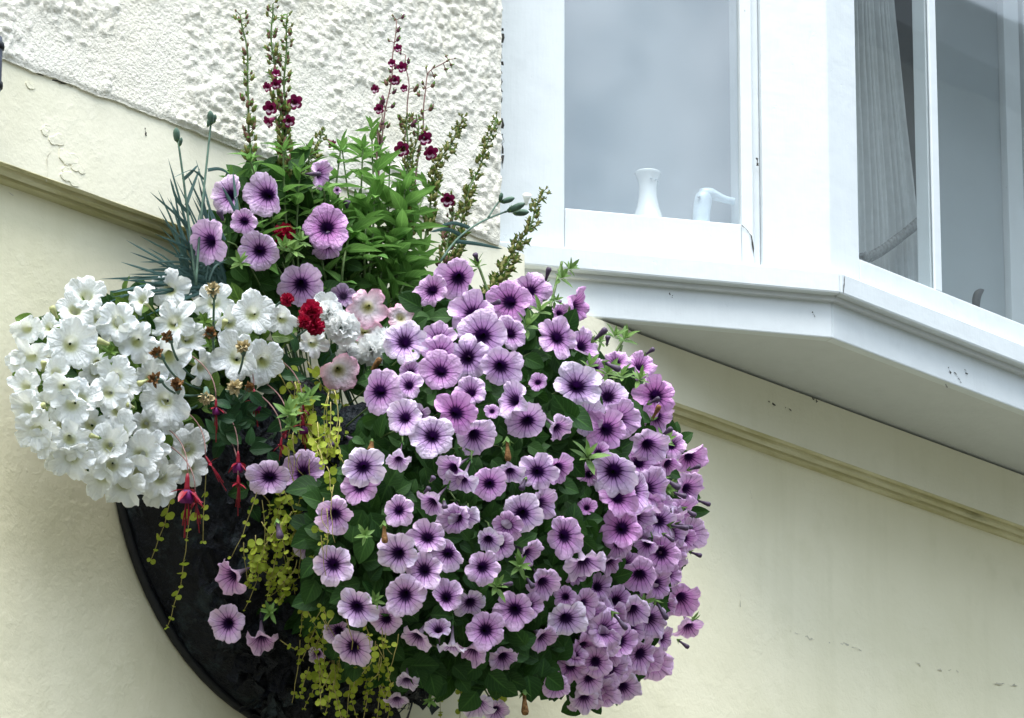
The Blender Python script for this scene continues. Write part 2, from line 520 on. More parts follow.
b = MB()
b.box(-7, .03, 0, .34, ZL + .001, ZB - .001)                  # band left of the bay
b.box(.031, 9, 0, .34, ZL + .001, ZS - .004)                  # band below the bay
rnd = random.Random(4)
for (px, py, s_) in ((68, 158, 9), (57, 140, 7), (78, 168, 6), (66, 172, 5), (30, 86, 4), (45, 130, 5), (70, 178, 8)):
    c0 = at(px, py, 0)
    k = 22
    a = np.linspace(0, 2 * math.pi, k, endpoint=False)
    f1, f2, f3 = rnd.uniform(0, 6), rnd.uniform(0, 6), rnd.uniform(0, 6)
    rr = metres(s_, c0) * (1 + .28 * np.sin(2 * a + f1) + .16 * np.sin(3 * a + f2) + .07 * np.sin(7 * a + f3))
    V = [(c0[0] + r * math.cos(q) * 1.2, -.0012, c0[2] + r * math.sin(q)) for r, q in zip(rr, a)]
    V2 = [(c0[0] + r * .9 * math.cos(q) * 1.2, -.0010 - .0006 * rnd.random(), c0[2] + r * .9 * math.sin(q)) for r, q in zip(rr, a)]
    Vb = [(x, .004, z) for x, y, z in V]
    b.add(Vb + V + V2, [(i, (i + 1) % k, k + (i + 1) % k, k + i) for i in range(k)] +
          [(k + i, k + (i + 1) % k, 2 * k + (i + 1) % k, 2 * k + i) for i in range(k)] + [tuple(range(2 * k, 3 * k))])
b.build('band_course', M['band'], house, False)

# the mossy moulding below the band: a profile swept along the wall
prof = [(0, ZL + .0008), (-.0005, ZL), (.006, ZL - .003), (.010, ZL + .004), (.013, ZL + .001), (.014, ZL - .006), (.019, ZL - .011), (.024, ZL - .008),
        (.0265, ZL - .003), (.028, ZL - .012), (.031, ZL - .013), (.036, ZL - .015), (.041, ZL - .016), (.06, ZL - .016), (.06, ZL + .0008)]
xs = np.arange(-3.2, 5.0, .02)
mo = MB()
V, Fc = [], []
from mathutils import noise as mnoise
for i, x in enumerate(xs):
    for j, (y, z) in enumerate(prof):
        wob = .0016 * mnoise.noise(Vector((x * 9, j * .7, 2.0))) if 0 < j < 12 else 0
        V.append((x, y + wob, z + wob))
npf = len(prof)
for i in range(len(xs) - 1):
    for j in range(npf - 1):
        Fc.append((i * npf + j, i * npf + j + 1, (i + 1) * npf + j + 1, (i + 1) * npf + j))
mo.add(V, Fc)
mo.build('moulding', M['moss'], house, False)

# roughcast: a displaced sheet where the photograph sees it, plain beyond
rx0, rx1, rz0, rz1, st = -1.36, -.036, ZB - .004, 5.30, .0026
nx_, nz_ = int((rx1 - rx0) / st) + 1, int((rz1 - rz0) / st) + 1
gx = np.linspace(rx0, rx1, nx_); gz = np.linspace(rz0, rz1, nz_)


def vnoise(sc, seed):
    r = np.random.default_rng(seed)
    a_, b_ = int((rx1 - rx0) * sc) + 3, int((rz1 - rz0) * sc) + 3
    L = r.random((a_, b_))
    X = (gx - rx0) * sc; Z = (gz - rz0) * sc
    i, j = X.astype(int), Z.astype(int)
    fx = (X - i); fz = (Z - j)
    fx = fx * fx * (3 - 2 * fx); fz = fz * fz * (3 - 2 * fz)
    fx = fx[:, None]; fz = fz[None, :]
    return (L[np.ix_(i, j)] * (1 - fx) * (1 - fz) + L[np.ix_(i + 1, j)] * fx * (1 - fz) + L[np.ix_(i, j + 1)] * (1 - fx) * fz + L[np.ix_(i + 1, j + 1)] * fx * fz)


dens = .6 * vnoise(6, 1) + .4 * vnoise(14, 2)
H = .004 * vnoise(9, 3) + .003 * vnoise(28, 4)
lump = np.zeros_like(H)
for _ in range(26000):
    x, z = RNG.uniform(rx0, rx1), RNG.uniform(rz0, rz1)
    i, j = int((x - rx0) / st), int((z - rz0) / st)
    dd = dens[min(i, nx_ - 1), min(j, nz_ - 1)]
    if RNG.random() > (dd - .34) * 3.2: continue
    r = (.0016 + .0065 * RNG.random() ** 2.6) * (.6 + dd)
    hh = r * RNG.uniform(.4, 1.0)
    k = int(r / st) + 2
    i0, i1, j0, j1 = max(0, i - k), min(nx_, i + k + 1), max(0, j - k), min(nz_, j + k + 1)
    ax_ = RNG.uniform(.7, 1.4)
    q = 1 - (((gx[i0:i1] - x) / r / ax_) ** 2)[:, None] - (((gz[j0:j1] - z) / r * ax_) ** 2)[None, :]
    bumpv = np.clip(q, 0, 1) ** .75 * hh
    lump[i0:i1, j0:j1] = np.maximum(lump[i0:i1, j0:j1], bumpv + .5 * lump[i0:i1, j0:j1] * (q > 0))
lump = np.minimum(lump, .015)
H += lump + np.clip(dens * 2 - .5, .15, 1) * (.0022 * vnoise(190, 5) + .0034 * vnoise(95, 8) + .0040 * vnoise(48, 9))
fade = np.clip((gz - rz0) / .008, .3, 1)[None, :]
H = H * fade
foot = (.004 * (vnoise(22, 6)[:, 0] - .5) + .002 * (vnoise(90, 7)[:, 0] - .5))
GX, GZ = np.meshgrid(gx, gz, indexing='ij')
GZ = GZ + foot[:, None] * np.clip(1 - (gz - rz0) / .05, 0, 1)[None, :]
H *= .46
P = np.stack([GX, -.003 - H, GZ], -1).reshape(-1, 3)
idx = np.arange(nx_ * nz_).reshape(nx_, nz_)
q4 = np.stack([idx[:-1, :-1], idx[1:, :-1], idx[1:, 1:], idx[:-1, 1:]], -1).reshape(-1, 4)
rc = MB(); rc.add(P, q4.tolist())
# returns: foot, right jamb and back
V = [(x, -.003 - h, z) for x, h, z in zip(gx, H[:, 0], GZ[:, 0])]
m_ = len(V)
rc.add(V + [(x, .3, z) for x, _, z in V], [(i, m_ + i, m_ + i + 1, i + 1) for i in range(m_ - 1)])
V = [(rx1, -.003 - h, z) for h, z in zip(H[-1], GZ[-1])]
m_ = len(V)
rc.add(V + [(rx1, .34, z) for _, _, z in V], [(i, m_ + i, m_ + i + 1, i + 1) for i in range(m_ - 1)])
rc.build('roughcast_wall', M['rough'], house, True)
rc = MB()
rc.box(-7, rx0, -.006, .34, rz0, 6.6)
rc.box(rx0, rx1, -.004, .34, rz1, 6.6)
rc.build('plain_upper_wall', M['rough'], house, False)
rc = MB()
rc.box(XR + .6, 9, -.006, .34, rz0, 6.6)
rc.build('plain_upper_wall', M['rough'], house, False)

# ------------------------------------------------------------------ bay window
Cd = np.array([cc, -ss]); Cn = np.array([-ss, -cc])            # along / outward in plan


def ctp(t, o=0.0):
    """plan point at distance t from the wall crossing, o in front of the slanting face"""
    return np.array([XW, 0.0]) + Cd * t + Cn * o


TL = float(np.hypot(AX - XW, AY))                              # length of the slant in front of the band


def ring(o):
    """plan outline of the bay offset outward by o: wall side left, corner, corner, wall side right"""
    k = o * math.tan(CANT / 2)
    p0 = ctp(-.30, o); p1 = ctp(TL + k, o)
    p2 = np.array([XR - (p1[0] - AX), AY - o])
    p3 = p2 + np.array([cc, ss]) * (TL + .3 + k)
    return [p0, p1, p2, p3]


def band(mb, o_out, o_in, z0, z1):
    """a board running round the bay"""
    A_, B_ = ring(o_out), ring(o_in)
    for i in range(3):
        poly = [A_[i], A_[i + 1], B_[i + 1], B_[i]]
        mb.prism([tuple(p) for p in poly], z0, z1)


zst = onplane(1024, 344, (0, 1, 0), AY - .026)[2]
zsb = onplane(1024, 365.3, (0, 1, 0), AY - .026)[2]
ZT = 6.0
bay = MB()
band(bay, -.004, -.05, zst, zst + .01)
so = MB()
rg = ring(-.002)
so.prism([tuple(p) for p in rg] + [(XR + .3, .1), (XR + .3, .3), (0, .3)], ZS + .0005, ZS + .012)
fa = MB(); band(fa, 0, -.02, ZS, zsb + .004)
bead = MB(); band(bead, .011, -.002, zsb - .009, zsb + .002)
si = MB(); band(si, .026, -.06, zsb, zst)
for o in range(3): pass
bayo = bay.build('bay_window', M['white'], house, False)
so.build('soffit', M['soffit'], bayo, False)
fa.build('fascia_board', M['white'], bayo, False, .0025)
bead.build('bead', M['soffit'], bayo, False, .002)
si.build('sill', M['white'], bayo, False, .004)

# frames -------------------------------------------------------------
FO = -.002                      # face of the posts
t565, t741 = -.0637, .2535


def cant_board(mb, t0, t1, z0, z1, o_out=FO, o_in=-.07):
    mb.prism([tuple(ctp(t0, o_out)), tuple(ctp(t1, o_out)), tuple(ctp(t1, o_in)), tuple(ctp(t0, o_in))], z0, z1)


zpl = 4.785                     # foot of the slanting pane
zpr = 4.7575
fl = MB()
cant_board(fl, -.30, t565, zst - .002, ZT)                     # wide stile by the wall
cant_board(fl, t565 + .0005, t741, zst - .002, zpl)            # bottom rail
cant_board(fl, t741 + .0005, .276, zst - .002, ZT, FO - .0015)    # right stile
cant_board(fl, .2765, .291, zst - .002, ZT, FO - .012)         # groove
kk = FO * math.tan(CANT / 2)
fl.prism([tuple(ctp(.2915, FO)), tuple(ctp(TL + kk, FO)), (.650, AY - FO), (.650, AY - FO + .068), tuple(ctp(.2915, FO - .068))], zst - .002, ZT)   # corner post
fl.prism([tuple(ctp(-.30, FO)), tuple(ctp(t565, FO)), tuple(ctp(t565, -.07)), tuple(ctp(-.30, -.07))], ZT, ZT + .05)
fl_o = fl.build('window_frame', M['white'], bayo, False, .0025)
fr = MB()
yf = AY - FO


def front_board(mb, x0, x1, z0, z1, o=0.0, dep=.068):
    mb.box(x0, x1, yf + o, yf + dep, z0, z1)


front_board(fr, .6505, XR - .09, zst - .002, zpr)
front_board(fr, .8610, .8815, zpr - .001, ZT, .0, .0055)          # slim glazing bar
front_board(fr, .8620, .8805, zpr - .001, ZT, .0095, .040)      # its deeper inner part
front_board(fr, 1.52, 1.60, zpr - .001, ZT)
front_board(fr, XR - .09, XR, zst - .002, ZT)
fr.build('window_frame', M['white'], bayo, False, .002)
# panes
pg = MB(); cant_board(pg, t565 - .01, t741 + .01, zpl - .01, ZT, -.014, -.017)
p1 = pg.build('pane', M['glass'], bayo, False)
pg = MB(); pg.box(.6395, .8711, yf + .006, yf + .009, zpr - .01, ZT); pg.build('pane', M['glass'], bayo, False)
pg = MB(); pg.box(.8715, 1.53, yf + .006, yf + .009, zpr - .01, ZT); pg.build('pane', M['glass'], bayo, False)
pg = MB(); pg.box(1.59, XR - .08, yf + .006, yf + .009, zpr - .01, ZT); pg.build('pane', M['glass'], bayo, False)
# head of the bay and roof
hd = MB(); band(hd, .03, -.10, ZT, ZT + .5)
hd.prism([tuple(p) for p in ring(.06)] + [(XR + .4, .34), (-.2, .34)], ZT + .5, ZT + .56)
hd.build('head_board', M['white'], bayo, False)
# the room behind: inner sill, reveal walls, ceiling and back wall
rm = MB()
rm.prism([tuple(p) for p in ring(-.045)] + [(XR + .3, .34), (-.15, .34)], zpl - .05, zpl - .02)
rm.build('inner_sill', M['white'], bayo, False)
rw = MB()
rw.box(-.05, XR + .6, 2.4, 2.45, 4.0, 6.4)
rw.box(-.10, -.05, .35, 2.45, 4.0, 6.4)
rw.box(XR + .6, XR + .65, .35, 2.45, 4.0, 6.4)
rw.box(-.10, XR + .65, .0, 2.45, 6.05, 6.1)
rw.box(-.10, XR + .65, .35, 2.45, 3.9, 4.0)
rw.build('room_wall', M['room'], house, False)

# cracks, open joints, black lines where paint has failed, and strips drawn as shadow
M['crack_or_shade'] = m_plain('dark_joint_and_shade', (.05, .048, .042), .9, .4, 90, .1)
M['hair'] = m_plain('fine_plaster_crack', (.55, .515, .40), .9, .3, 90, .1)


def crack_or_shade(parent, mat, pts3, wpx, outn, jit=.0012, gaps=0.0, name='crack_or_shade', seed=1):
    r = random.Random(seed)
    outn = np.asarray(outn, float)
    L = sum(np.linalg.norm(np.subtract(pts3[i + 1], pts3[i])) for i in range(len(pts3) - 1))
    n = max(8, int(L / .006))
    q = np.stack([np.interp(np.linspace(0, len(pts3) - 1, n), range(len(pts3)), [p[k] for p in pts3]) for k in range(3)], 1)
    q[1:-1] += np.array([[r.gauss(0, jit) for _ in range(3)] for _ in range(n - 2)])
    mb = MB()
    T = np.gradient(q, axis=0)
    V, Fq = [], []
    for i in range(n):
        sdir = np.cross(T[i], outn); sdir /= np.linalg.norm(sdir)
        w = metres(wpx, q[i]) * .5 * max(.05, .5 + .5 * math.sin(i * .7 + seed) + r.uniform(-.3, .5))
        V += [q[i] + sdir * w + outn * .0007, q[i] - sdir * w + outn * .0007]
    state = True
    for i in range(n - 1):
        if r.random() < .25: state = r.random() > gaps
        if state: Fq.append((2 * i, 2 * i + 1, 2 * i + 3, 2 * i + 2))
    mb.add(V, Fq)
    return mb.build(name, mat, parent, False)


n2 = np.array([Cn[0], Cn[1], 0])
def onc(px, py, o=FO): return onplane(px, py, n2, n2[:2] @ (np.array([XW, 0]) + Cn * o))
UO = (0, -1, 0)
crack_or_shade(bayo, M['crack_or_shade'], [onc(501.5 + 1.2 * math.sin(y * .05), y) for y in range(-20, 236, 8)], 3.0, n2, .0014, .45, 'crack_or_shade', 40)
crack_or_shade(bayo, M['crack_or_shade'], [onc(741.5, 225), onc(746, 229), onc(751, 236), onc(753, 246), onc(754, 258)], 1.3, n2, .0004, .1, 'crack_or_shade', 3)
crack_or_shade(bayo, M['crack_or_shade'], [onplane(844.6, 275, (0, 1, 0), AY - .0262), onplane(843.2, 294, (0, 1, 0), AY - .0262)], 1.2, UO, .0003, .2, 'crack_or_shade', 5)
crack_or_shade(bayo, M['crack_or_shade'], [onc(757, 158), onc(757.5, 166)], 3.2, n2, .0006, 0, 'crack_or_shade', 9)
crack_or_shade(bayo, M['crack_or_shade'], [onc(x, 269 + .0885 * (x - 530) + 3.5, .0005) for x in range(530, 840, 12)], 1.8, n2, .0003, .55, 'crack_or_shade', 6)  # dark strip drawn in as the shadow of the sill bead
crack_or_shade(bayo, M['crack_or_shade'], [onplane(846 + k * 12, 303.5 + k * 4.55, (0, 1, 0), AY - .0005) for k in range(40)], 1.9, UO, .0003, .5, 'crack_or_shade', 7)  # the same drawn-in bead shadow along the front face
for k_, (x, y) in enumerate(((954, 372), (958, 378), (948, 368), (944, 383), (964, 370), (670, 293), (812, 312))):
    crack_or_shade(bayo, M['crack_or_shade'], [(onplane if x > 840 else (lambda a, b, c, d: onc(a, b, .0)))(x, y, (0, 1, 0), AY), (onplane if x > 840 else (lambda a, b, c, d: onc(a, b, .0)))(x + 3, y + 5, (0, 1, 0), AY)], 1.4, UO if x > 840 else n2, .001, .3, 'crack_or_shade', 20 + k_)
def onw(px, py): return onplane(px, py, (0, 1, 0), YW)
crack_or_shade(house, M['hair'], [onw(x, 635 + (x - 800) * .245 + 2 * math.sin(x * .11)) for x in range(790, 1060, 9)], 1.5, UO, .0012, .45, 'crack_or_shade', 8)
crack_or_shade(house, M['hair'], [onw(740, 595 + k) for k in (0, 12)] , 1.0, UO, .001, .2, 'crack_or_shade', 10)
crack_or_shade(house, M['hair'], [onw(750, 490), onw(752, 500), onw(750, 512)], 1.2, UO, .001, .2, 'crack_or_shade', 11)
crack_or_shade(house, M['hair'], [onw(8, 192), onw(24, 202), onw(38, 213)], 1.2, UO, .001, .2, 'crack_or_shade', 12)
crack_or_shade(house, M['crack_or_shade'], [onplane(x, 58 + .366 * x + 2, (0, 1, 0), 0) for x in range(30, 245, 8)], 2.0, UO, .001, .55, 'crack_or_shade', 13)  # dark strip drawn in as the shadow at the roughcast foot
crack_or_shade(house, M['hair'], [onplane(x, y, (0, 1, 0), 0) for x, y in ((48, 155), (47, 160), (47, 175), (46, 182))], 1.2, UO, .0006, .2, 'crack_or_shade', 14)
crack_or_shade(house, M['hair'], [onplane(x, y, (0, 1, 0), 0) for x, y in ((62, 138), (60, 148), (50, 153), (47, 156))], 1.4, UO, .0006, .1, 'crack_or_shade', 15)
crack_or_shade(house, M['crack_or_shade'], [onplane(x, y, (0, 1, 0), 0) for x, y in ((145, 128), (146, 136))], 2.4, UO, .0006, 0, 'crack_or_shade', 16)
for k_, (x, y) in enumerate(((768, 402), (812, 398), (818, 400), (785, 408))):
    crack_or_shade(house, M['crack_or_shade'], [onplane(x, y, (0, 1, 0), 0), onplane(x + 6, y + 3, (0, 1, 0), 0)], 1.8, UO, .0015, .3, 'crack_or_shade', 30 + k_)

# ------------------------------------------------------------------ things behind the glass
def inside_cant(px, py, o):
    n = np.array([Cn[0], Cn[1], 0]); k = n[:2] @ (np.array([XW, 0]) + Cn * o)
    return onplane(px, py, n, k)


vb = inside_cant(648, 216, -.040)
vs = metres(1, vb)
vase = empty('vase', vb, 'small white china vase with flared lip standing behind the left window pane', 'vase')
v = MB()
v.lathe([(0.1 * vs, -22 * vs), (15 * vs, -22 * vs), (15.5 * vs, -8 * vs), (14 * vs, 1 * vs), (11.5 * vs, 8 * vs), (9.4 * vs, 19 * vs), (8.8 * vs, 28 * vs), (9.6 * vs, 37 * vs), (12.2 * vs, 43.5 * vs), (13.2 * vs, 45.5 * vs),
         (12.6 * vs, 46.5 * vs), (10.5 * vs, 45 * vs), (8 * vs, 40 * vs), (7.5 * vs, 20 * vs), (.1 * vs, 15 * vs)], vb, 32)
v.build('vase_body', M['china'], vase)
v = MB()
for k in range(5):
    a = 2.2 + k * .55
    c0 = vb + vs * np.array([10.6 * math.cos(a + 2), 10.6 * math.sin(a + 2), 36.5])
    v.lathe([(.1 * vs, -1.2 * vs), (1.5 * vs, 0), (.1 * vs, 1.2 * vs)], c0, 8)
v.build('painted_flowers', m_plain('faded_blue_glaze', (.55, .60, .64), .3, .2, 200, 0), vase)

ob = inside_cant(702, 222, -.05)
orn = empty('china_ornament', ob, 'pale blue china ornament with upright neck and long thin arm beside the vase', 'ornament')
o_ = MB()
pp = [inside_cant(x, y, -.05) for x, y in ((701, 236), (701, 222), (702, 210), (703, 200), (704.5, 193.5), (706, 190))]
o_.tube(resample(pp, 14), np.interp(np.linspace(0, 1, 14), [0, .35, .7, .85, 1], [10, 8.6, 9.2, 8.6, 3]) * vs, 14)
o_.build('upright_neck', M['blueware'], orn)
o_ = MB()
pp = [inside_cant(x, y, -.05) for x, y in ((700, 192), (709, 192.5), (717, 196.5), (726, 200), (735, 201.5), (748, 205))]
o_.tube(resample(pp, 14), np.interp(np.linspace(0, 1, 14), [0, .2, .5, .8, 1], [3.5, 6, 3.8, 3.6, 4.5]) * vs, 12)
o_.build('arm', M['blueware'], orn)
o_ = MB()
c0 = inside_cant(699, 197, -.035)
o_.lathe([(.1 * vs, -1.5 * vs), (2 * vs, 0), (.1 * vs, 1.5 * vs)], c0, 10)
o_.build('eye_spot', m_plain('grey_glaze_spot', (.35, .40, .44), .4, .2, 100, 0), orn)

# curtain: hung behind the front pane, drawn to the left by a rope
yc = yf + .14
cb = onplane(868, 300, (0, 1, 0), yc)
cur = empty('curtain', cb, 'grey curtain gathered by a rope tieback behind the narrow right window pane', 'curtain')
c_ = MB()
rows = 40
left = [onplane(x, y, (0, 1, 0), yc) for x, y in ((838, -160), (838, 0), (838, 130), (838, 230), (838, 330))]
right = [onplane(x, y, (0, 1, 0), yc) for x, y in ((884, -160), (889, 0), (901, 110), (914, 220), (920, 330))]
Lz = resample(left, rows); Rz = resample(right, rows)
NC = 130
V, Fq = [], []
for i in range(rows):
    for j in range(NC):
        u = j / (NC - 1)
        p = Lz[i] * (1 - u) + Rz[i] * u
        ph = u * 62 + .6 * math.sin(i * .09 + u * 5)
        dep = .008 * math.sin(ph) + .005 * math.sin(ph * 2.3 + 1)
        V.append((p[0], p[1] + dep, p[2]))
for i in range(rows - 1):
    for j in range(NC - 1):
        Fq.append((i * NC + j, i * NC + j + 1, (i + 1) * NC + j + 1, (i + 1) * NC + j))
c_.add(V, Fq)
dr = c_.build('drape', M['curtain'], cur)
c_ = MB()
pp = [onplane(x, y, (0, 1, 0), yc - .03) for x, y in ((862, 258), (872, 256), (884, 249), (896, 240), (908, 231), (922, 219))]
pp = resample(pp, 60)
for k in range(3):
    th = np.linspace(0, 38, 60) + k * 2.1
    off = np.stack([np.zeros(60), np.sin(th) * .0055, np.cos(th) * .0055], 1)
    c_.tube(pp + off, .0055, 6)
c_.build('tieback', M['rope'], cur)

bz0 = zpl - .02  # blind added to brighten the left pane in place of mirrored sky
rb = empty('added_blind', (*ctp(.1, -.26), bz0), 'pale blind added behind the vase to brighten the left window pane', 'blind')
s_ = MB(); cant_board(s_, -.28, .355, bz0 + .02, 5.95, -.26, -.265); s_.build('blind_cloth', m_plain('pale_blind_fabric', (.44, .48, .51), .85, .06, 2.2, .05), rb, False)
s_ = MB(); cant_board(s_, -.28, .355, bz0, bz0 + .0195, -.255, -.27); s_.build('bottom_bar', M['white'], rb, False)

# a dark cupboard-like return past the curtain, and a grey panel added for the wide pane's tone
sb = onplane(975, 300, (0, 1, 0), yf + .32)
scr = empty('added_panel', (1.35, yf + .42, zpl - .02), 'tall plain grey screen added inside the bay to tone the wide right pane', 'panel')
s_ = MB()
s_.box(onplane(925, 150, (0, 1, 0), yf + .42)[0], onplane(1001, 150, (0, 1, 0), yf + .42)[0], yf + .42, yf + .44, zpl - .02, 5.7)
s_.build('grey_panel', M['blind'], scr, False)
s_ = MB()
x0 = onplane(1001, 150, (0, 1, 0), yf + .42)[0]
s_.box(x0 + .001, x0 + .05, yf + .405, yf + .445, zpl - .02, 5.7)
s_.box(x0 + .065, x0 + .12, yf + .405, yf + .445, zpl - .02, 5.7)
s_.build('pale_post', M['china'], scr, False, .002)  # pale posts added as the light band mirrored in the pane
bl = empty('room_door', (.95, yf + .75, 4.0), 'dark panelled door in the room beyond the curtain', 'door')
s_ = MB()
xa = onplane(880, 150, (0, 1, 0), yf + .75)[0]; xb = onplane(952, 150, (0, 1, 0), yf + .75)[0]
s_.box(xa, xb, yf + .75, yf + .79, 4.0, 6.0)
s_.build('door_panel', M['roomdark'], bl, False)
# small dark object lying against the glass
kb = onplane(978, 300, (0, 1, 0), yf + .05)
km = metres(1, kb)
knob = empty('small_ornament', kb, 'tiny black fin shaped object standing at the foot of the wide right pane', 'ornament')
s_ = MB()
pp = [onplane(x, y, (0, 1, 0), yf + .05) for x, y in ((976, 308), (976, 300), (977.5, 294), (981, 290.5), (984, 290))]
s_.tube(resample(pp, 10), np.interp(np.linspace(0, 1, 10), [0, .5, .8, 1], [4, 4.6, 3, .6]) * km, 10)
s_.build('fin', M['black'], knob)

# wall fitting at the left edge
pf = at(-6, 66, .06)
pm = metres(1, pf)
pipe = empty('wall_lamp', pf, 'dark grey metal fitting with two round collars on the upper left wall', 'wall fitting')
s_ = MB()
s_.lathe([(.5 * pm, -34 * pm), (5 * pm, -33 * pm), (6.5 * pm, -29 * pm), (7.8 * pm, -26 * pm), (8.2 * pm, -24 * pm), (8 * pm, 24 * pm), (7 * pm, 31 * pm), (.5 * pm, 33 * pm)], pf, 20)
s_.build('body', M['slate'], pipe)
for h in (21, -21):
    s_ = MB(); s_.lathe([(8 * pm, -4 * pm), (9.6 * pm, -3 * pm), (9.9 * pm, 0), (9.6 * pm, 3 * pm), (8 * pm, 4 * pm)], pf + np.array([0, 0, h * pm]), 20)
    s_.build('collar', M['black'], pipe)
s_ = MB(); s_.box(pf[0] - .015, pf[0] + .002, pf[1], -.001, pf[2] - .012, pf[2] + .012); s_.build('bracket', M['black'], pipe, False)

# a house across the lane: outside the picture, seen only mirrored in the right-hand panes
oh = empty('house', (10, -16, 0), 'grey house across the lane mirrored in the right panes', 'house')
oh['kind'] = 'thing'
s_ = MB(); s_.box(4.2, 24, -18, -9.5, 0, 11.3); s_.build('wall', m_plain('grey_render', (.33, .34, .33), .8, .1, 4, .1), oh, False)
s_ = MB(); s_.prism([(4.0, -9.2), (4.0, -18.3), (24.2, -18.3), (24.2, -9.2)], 11.3, 11.6); s_.build('roof', m_plain('slate_roof', (.08, .085, .09), .7, .2, 6, .2), oh, False)
for k in range(5):
    for z0 in (1.2, 4.4):
        x0 = 5.4 + k * 3.6
        s_ = MB(); s_.box(x0 - .08, x0 + 1.18, -9.5, -9.42, z0 - .08, z0 + 1.5); f_ = s_.build('window', M['white'], oh, False)
        s_ = MB(); s_.box(x0, x0 + 1.1, -9.42, -9.41, z0, z0 + 1.42); s_.build('pane', M['roomdark'], f_, False)

# ------------------------------------------------------------------ plant pieces
def leaf_template(nl, width, shape, fold=.18, bend=.25):
    """unit leaf along +y, in the xy plane, z its upper side"""
    V, UV, Fq = [], [], []
    for i in range(nl + 1):
        t = i / nl
        wv = width * shape(t)
        for j, u in enumerate((-1, -.5, 0, .5, 1)):
            V.append((u * wv, t, fold * abs(u) * wv * 1.6 - bend * t * t))
            UV.append((.5 + .5 * u, t))
    for i in range(nl):
        for j in range(4):
            a = i * 5 + j
            Fq.append((a, a + 1, a + 6, a + 5))
    return np.array(V), Fq, np.array(UV)


FLOWERS = []


def clear_of_flowers(p, tip):
    for q in (p, (p + tip) / 2, tip):
        for c, n, R in FLOWERS:
            d = q - c
            h = d @ n
            if -1.15 * R < h < 1.6 * R and d @ d - h * h < (.95 * R if h > -.35 * R else .42 * R) ** 2: return False
    return True


L_OV = leaf_template(6, .36, lambda t: math.sin(math.pi * min(1, t ** .72)) ** .75 + .02 if 0 < t < 1 else .03)
L_NARROW = leaf_template(4, .13, lambda t: math.sin(math.pi * t ** .8) ** .7 if 0 < t < 1 else .05, .2, .2)
L_LANCE = leaf_template(7, .17, lambda t: math.sin(math.pi * t ** .62) ** .9 if 0 < t < 1 else .05, .25, .3)
L_ROUND = leaf_template(5, .52, lambda t: math.sqrt(max(0, 1 - (2 * t - 1) ** 2)) + .02, .05, .12)


def put_leaf(mb, T, p, direction, normal, size, tint, mi=0, wid=1.0):
    V, Fq, UV = T
    B = frame_dir(direction, normal)
    Q = V * np.array([size * wid, size, size])
    mb.add(np.asarray(p) + Q @ B.T, Fq, mi, UV, tint)


def shoot(mb, p, direction, size, mi, n=9):
    """a rosette of young narrow leaves at a stem's tip"""
    d = np.asarray(direction, float); d = d / np.linalg.norm(d)
    if not clear_of_flowers(np.asarray(p), np.asarray(p) + d * size * .7): return
    B = basis(d, random.uniform(0, 6))
    for k in range(n):
        a = k * 2.4
        tilt = .25 + .75 * (k / n)
        dirv = d * (1.1 - tilt) + (B[:, 0] * math.cos(a) + B[:, 1] * math.sin(a)) * tilt
        put_leaf(mb, L_NARROW, np.asarray(p) - d * size * .3 * k / n, dirv, d, size * random.uniform(.7, 1.15), random.uniform(.2, 1), mi, 1.25)


# ------------------------------------------------------------------ basket
BX, BZ, BW, BD, BP = -.473, 4.15, .386, .418, .29
bk = empty('wall_basket', (BX, YW, BZ), 'black half round wall basket overflowing with petunias under the bay window', 'basket')
s_ = MB()
NU, NV = 120, 60
V, Fq = [], []
for i in range(NU + 1):
    th = math.pi * i / NU                     # round from left to right in plan
    for j in range(NV + 1):
        ph = .5 * math.pi * j / NV            # from the rim down
        r = math.cos(ph)
        x = BX - BW * math.cos(th) * r
        y = YW - .002 - BP * math.sin(th) * r
        z = BZ - BD * math.sin(ph)
        wb = .016 * mnoise.noise(Vector((x * 11, y * 11, z * 7))) + .008 * mnoise.noise(Vector((x * 30, y * 30, z * 22))) + .004 * abs(mnoise.noise(Vector((x * 60, y * 60, z * 60))))
        z += (.02 + .05 * mnoise.noise(Vector((x * 14, 3.1, 0))) + .02 * mnoise.noise(Vector((x * 50, 1.1, 0)))) * max(0, 1 - j / 8)
        V.append((x, min(YW - .001, y - wb), z + wb * .6))
for i in range(NU):
    for j in range(NV):
        a = i * (NV + 1) + j
        Fq.append((a, a + 1, a + NV + 2, a + NV + 1))
s_.add(V, Fq)
s_.build('liner', M['liner'], bk)
s_ = MB()
for i in (0, 8):
    th = math.pi * (i + .02) / 8.04
    pts = []
    for j in range(17):
        ph = .5 * math.pi * j / 16
        r = math.cos(ph)
        pts.append((BX - (BW + .004) * math.cos(th) * r, min(YW - .006, YW - .006 - (BP + .006) * math.sin(th) * r), BZ - (BD + .004) * math.sin(ph)))
    s_.tube(pts, .0026 if 0 < i < 8 else .008, 6)
for j, rr in ((14, .0020),):
    ph = .5 * math.pi * j / 16; r = math.cos(ph)
    pts = [(BX - (BW + .016) * math.cos(t) * r, min(YW - .007, YW - .006 - (BP + .016) * math.sin(t) * r), BZ - (BD + .016) * math.sin(ph)) for t in np.linspace(0, math.pi, 40)]
    s_.tube(pts, rr, 6)
s_.build('wire_frame', M['black'], bk)
sh = MB()
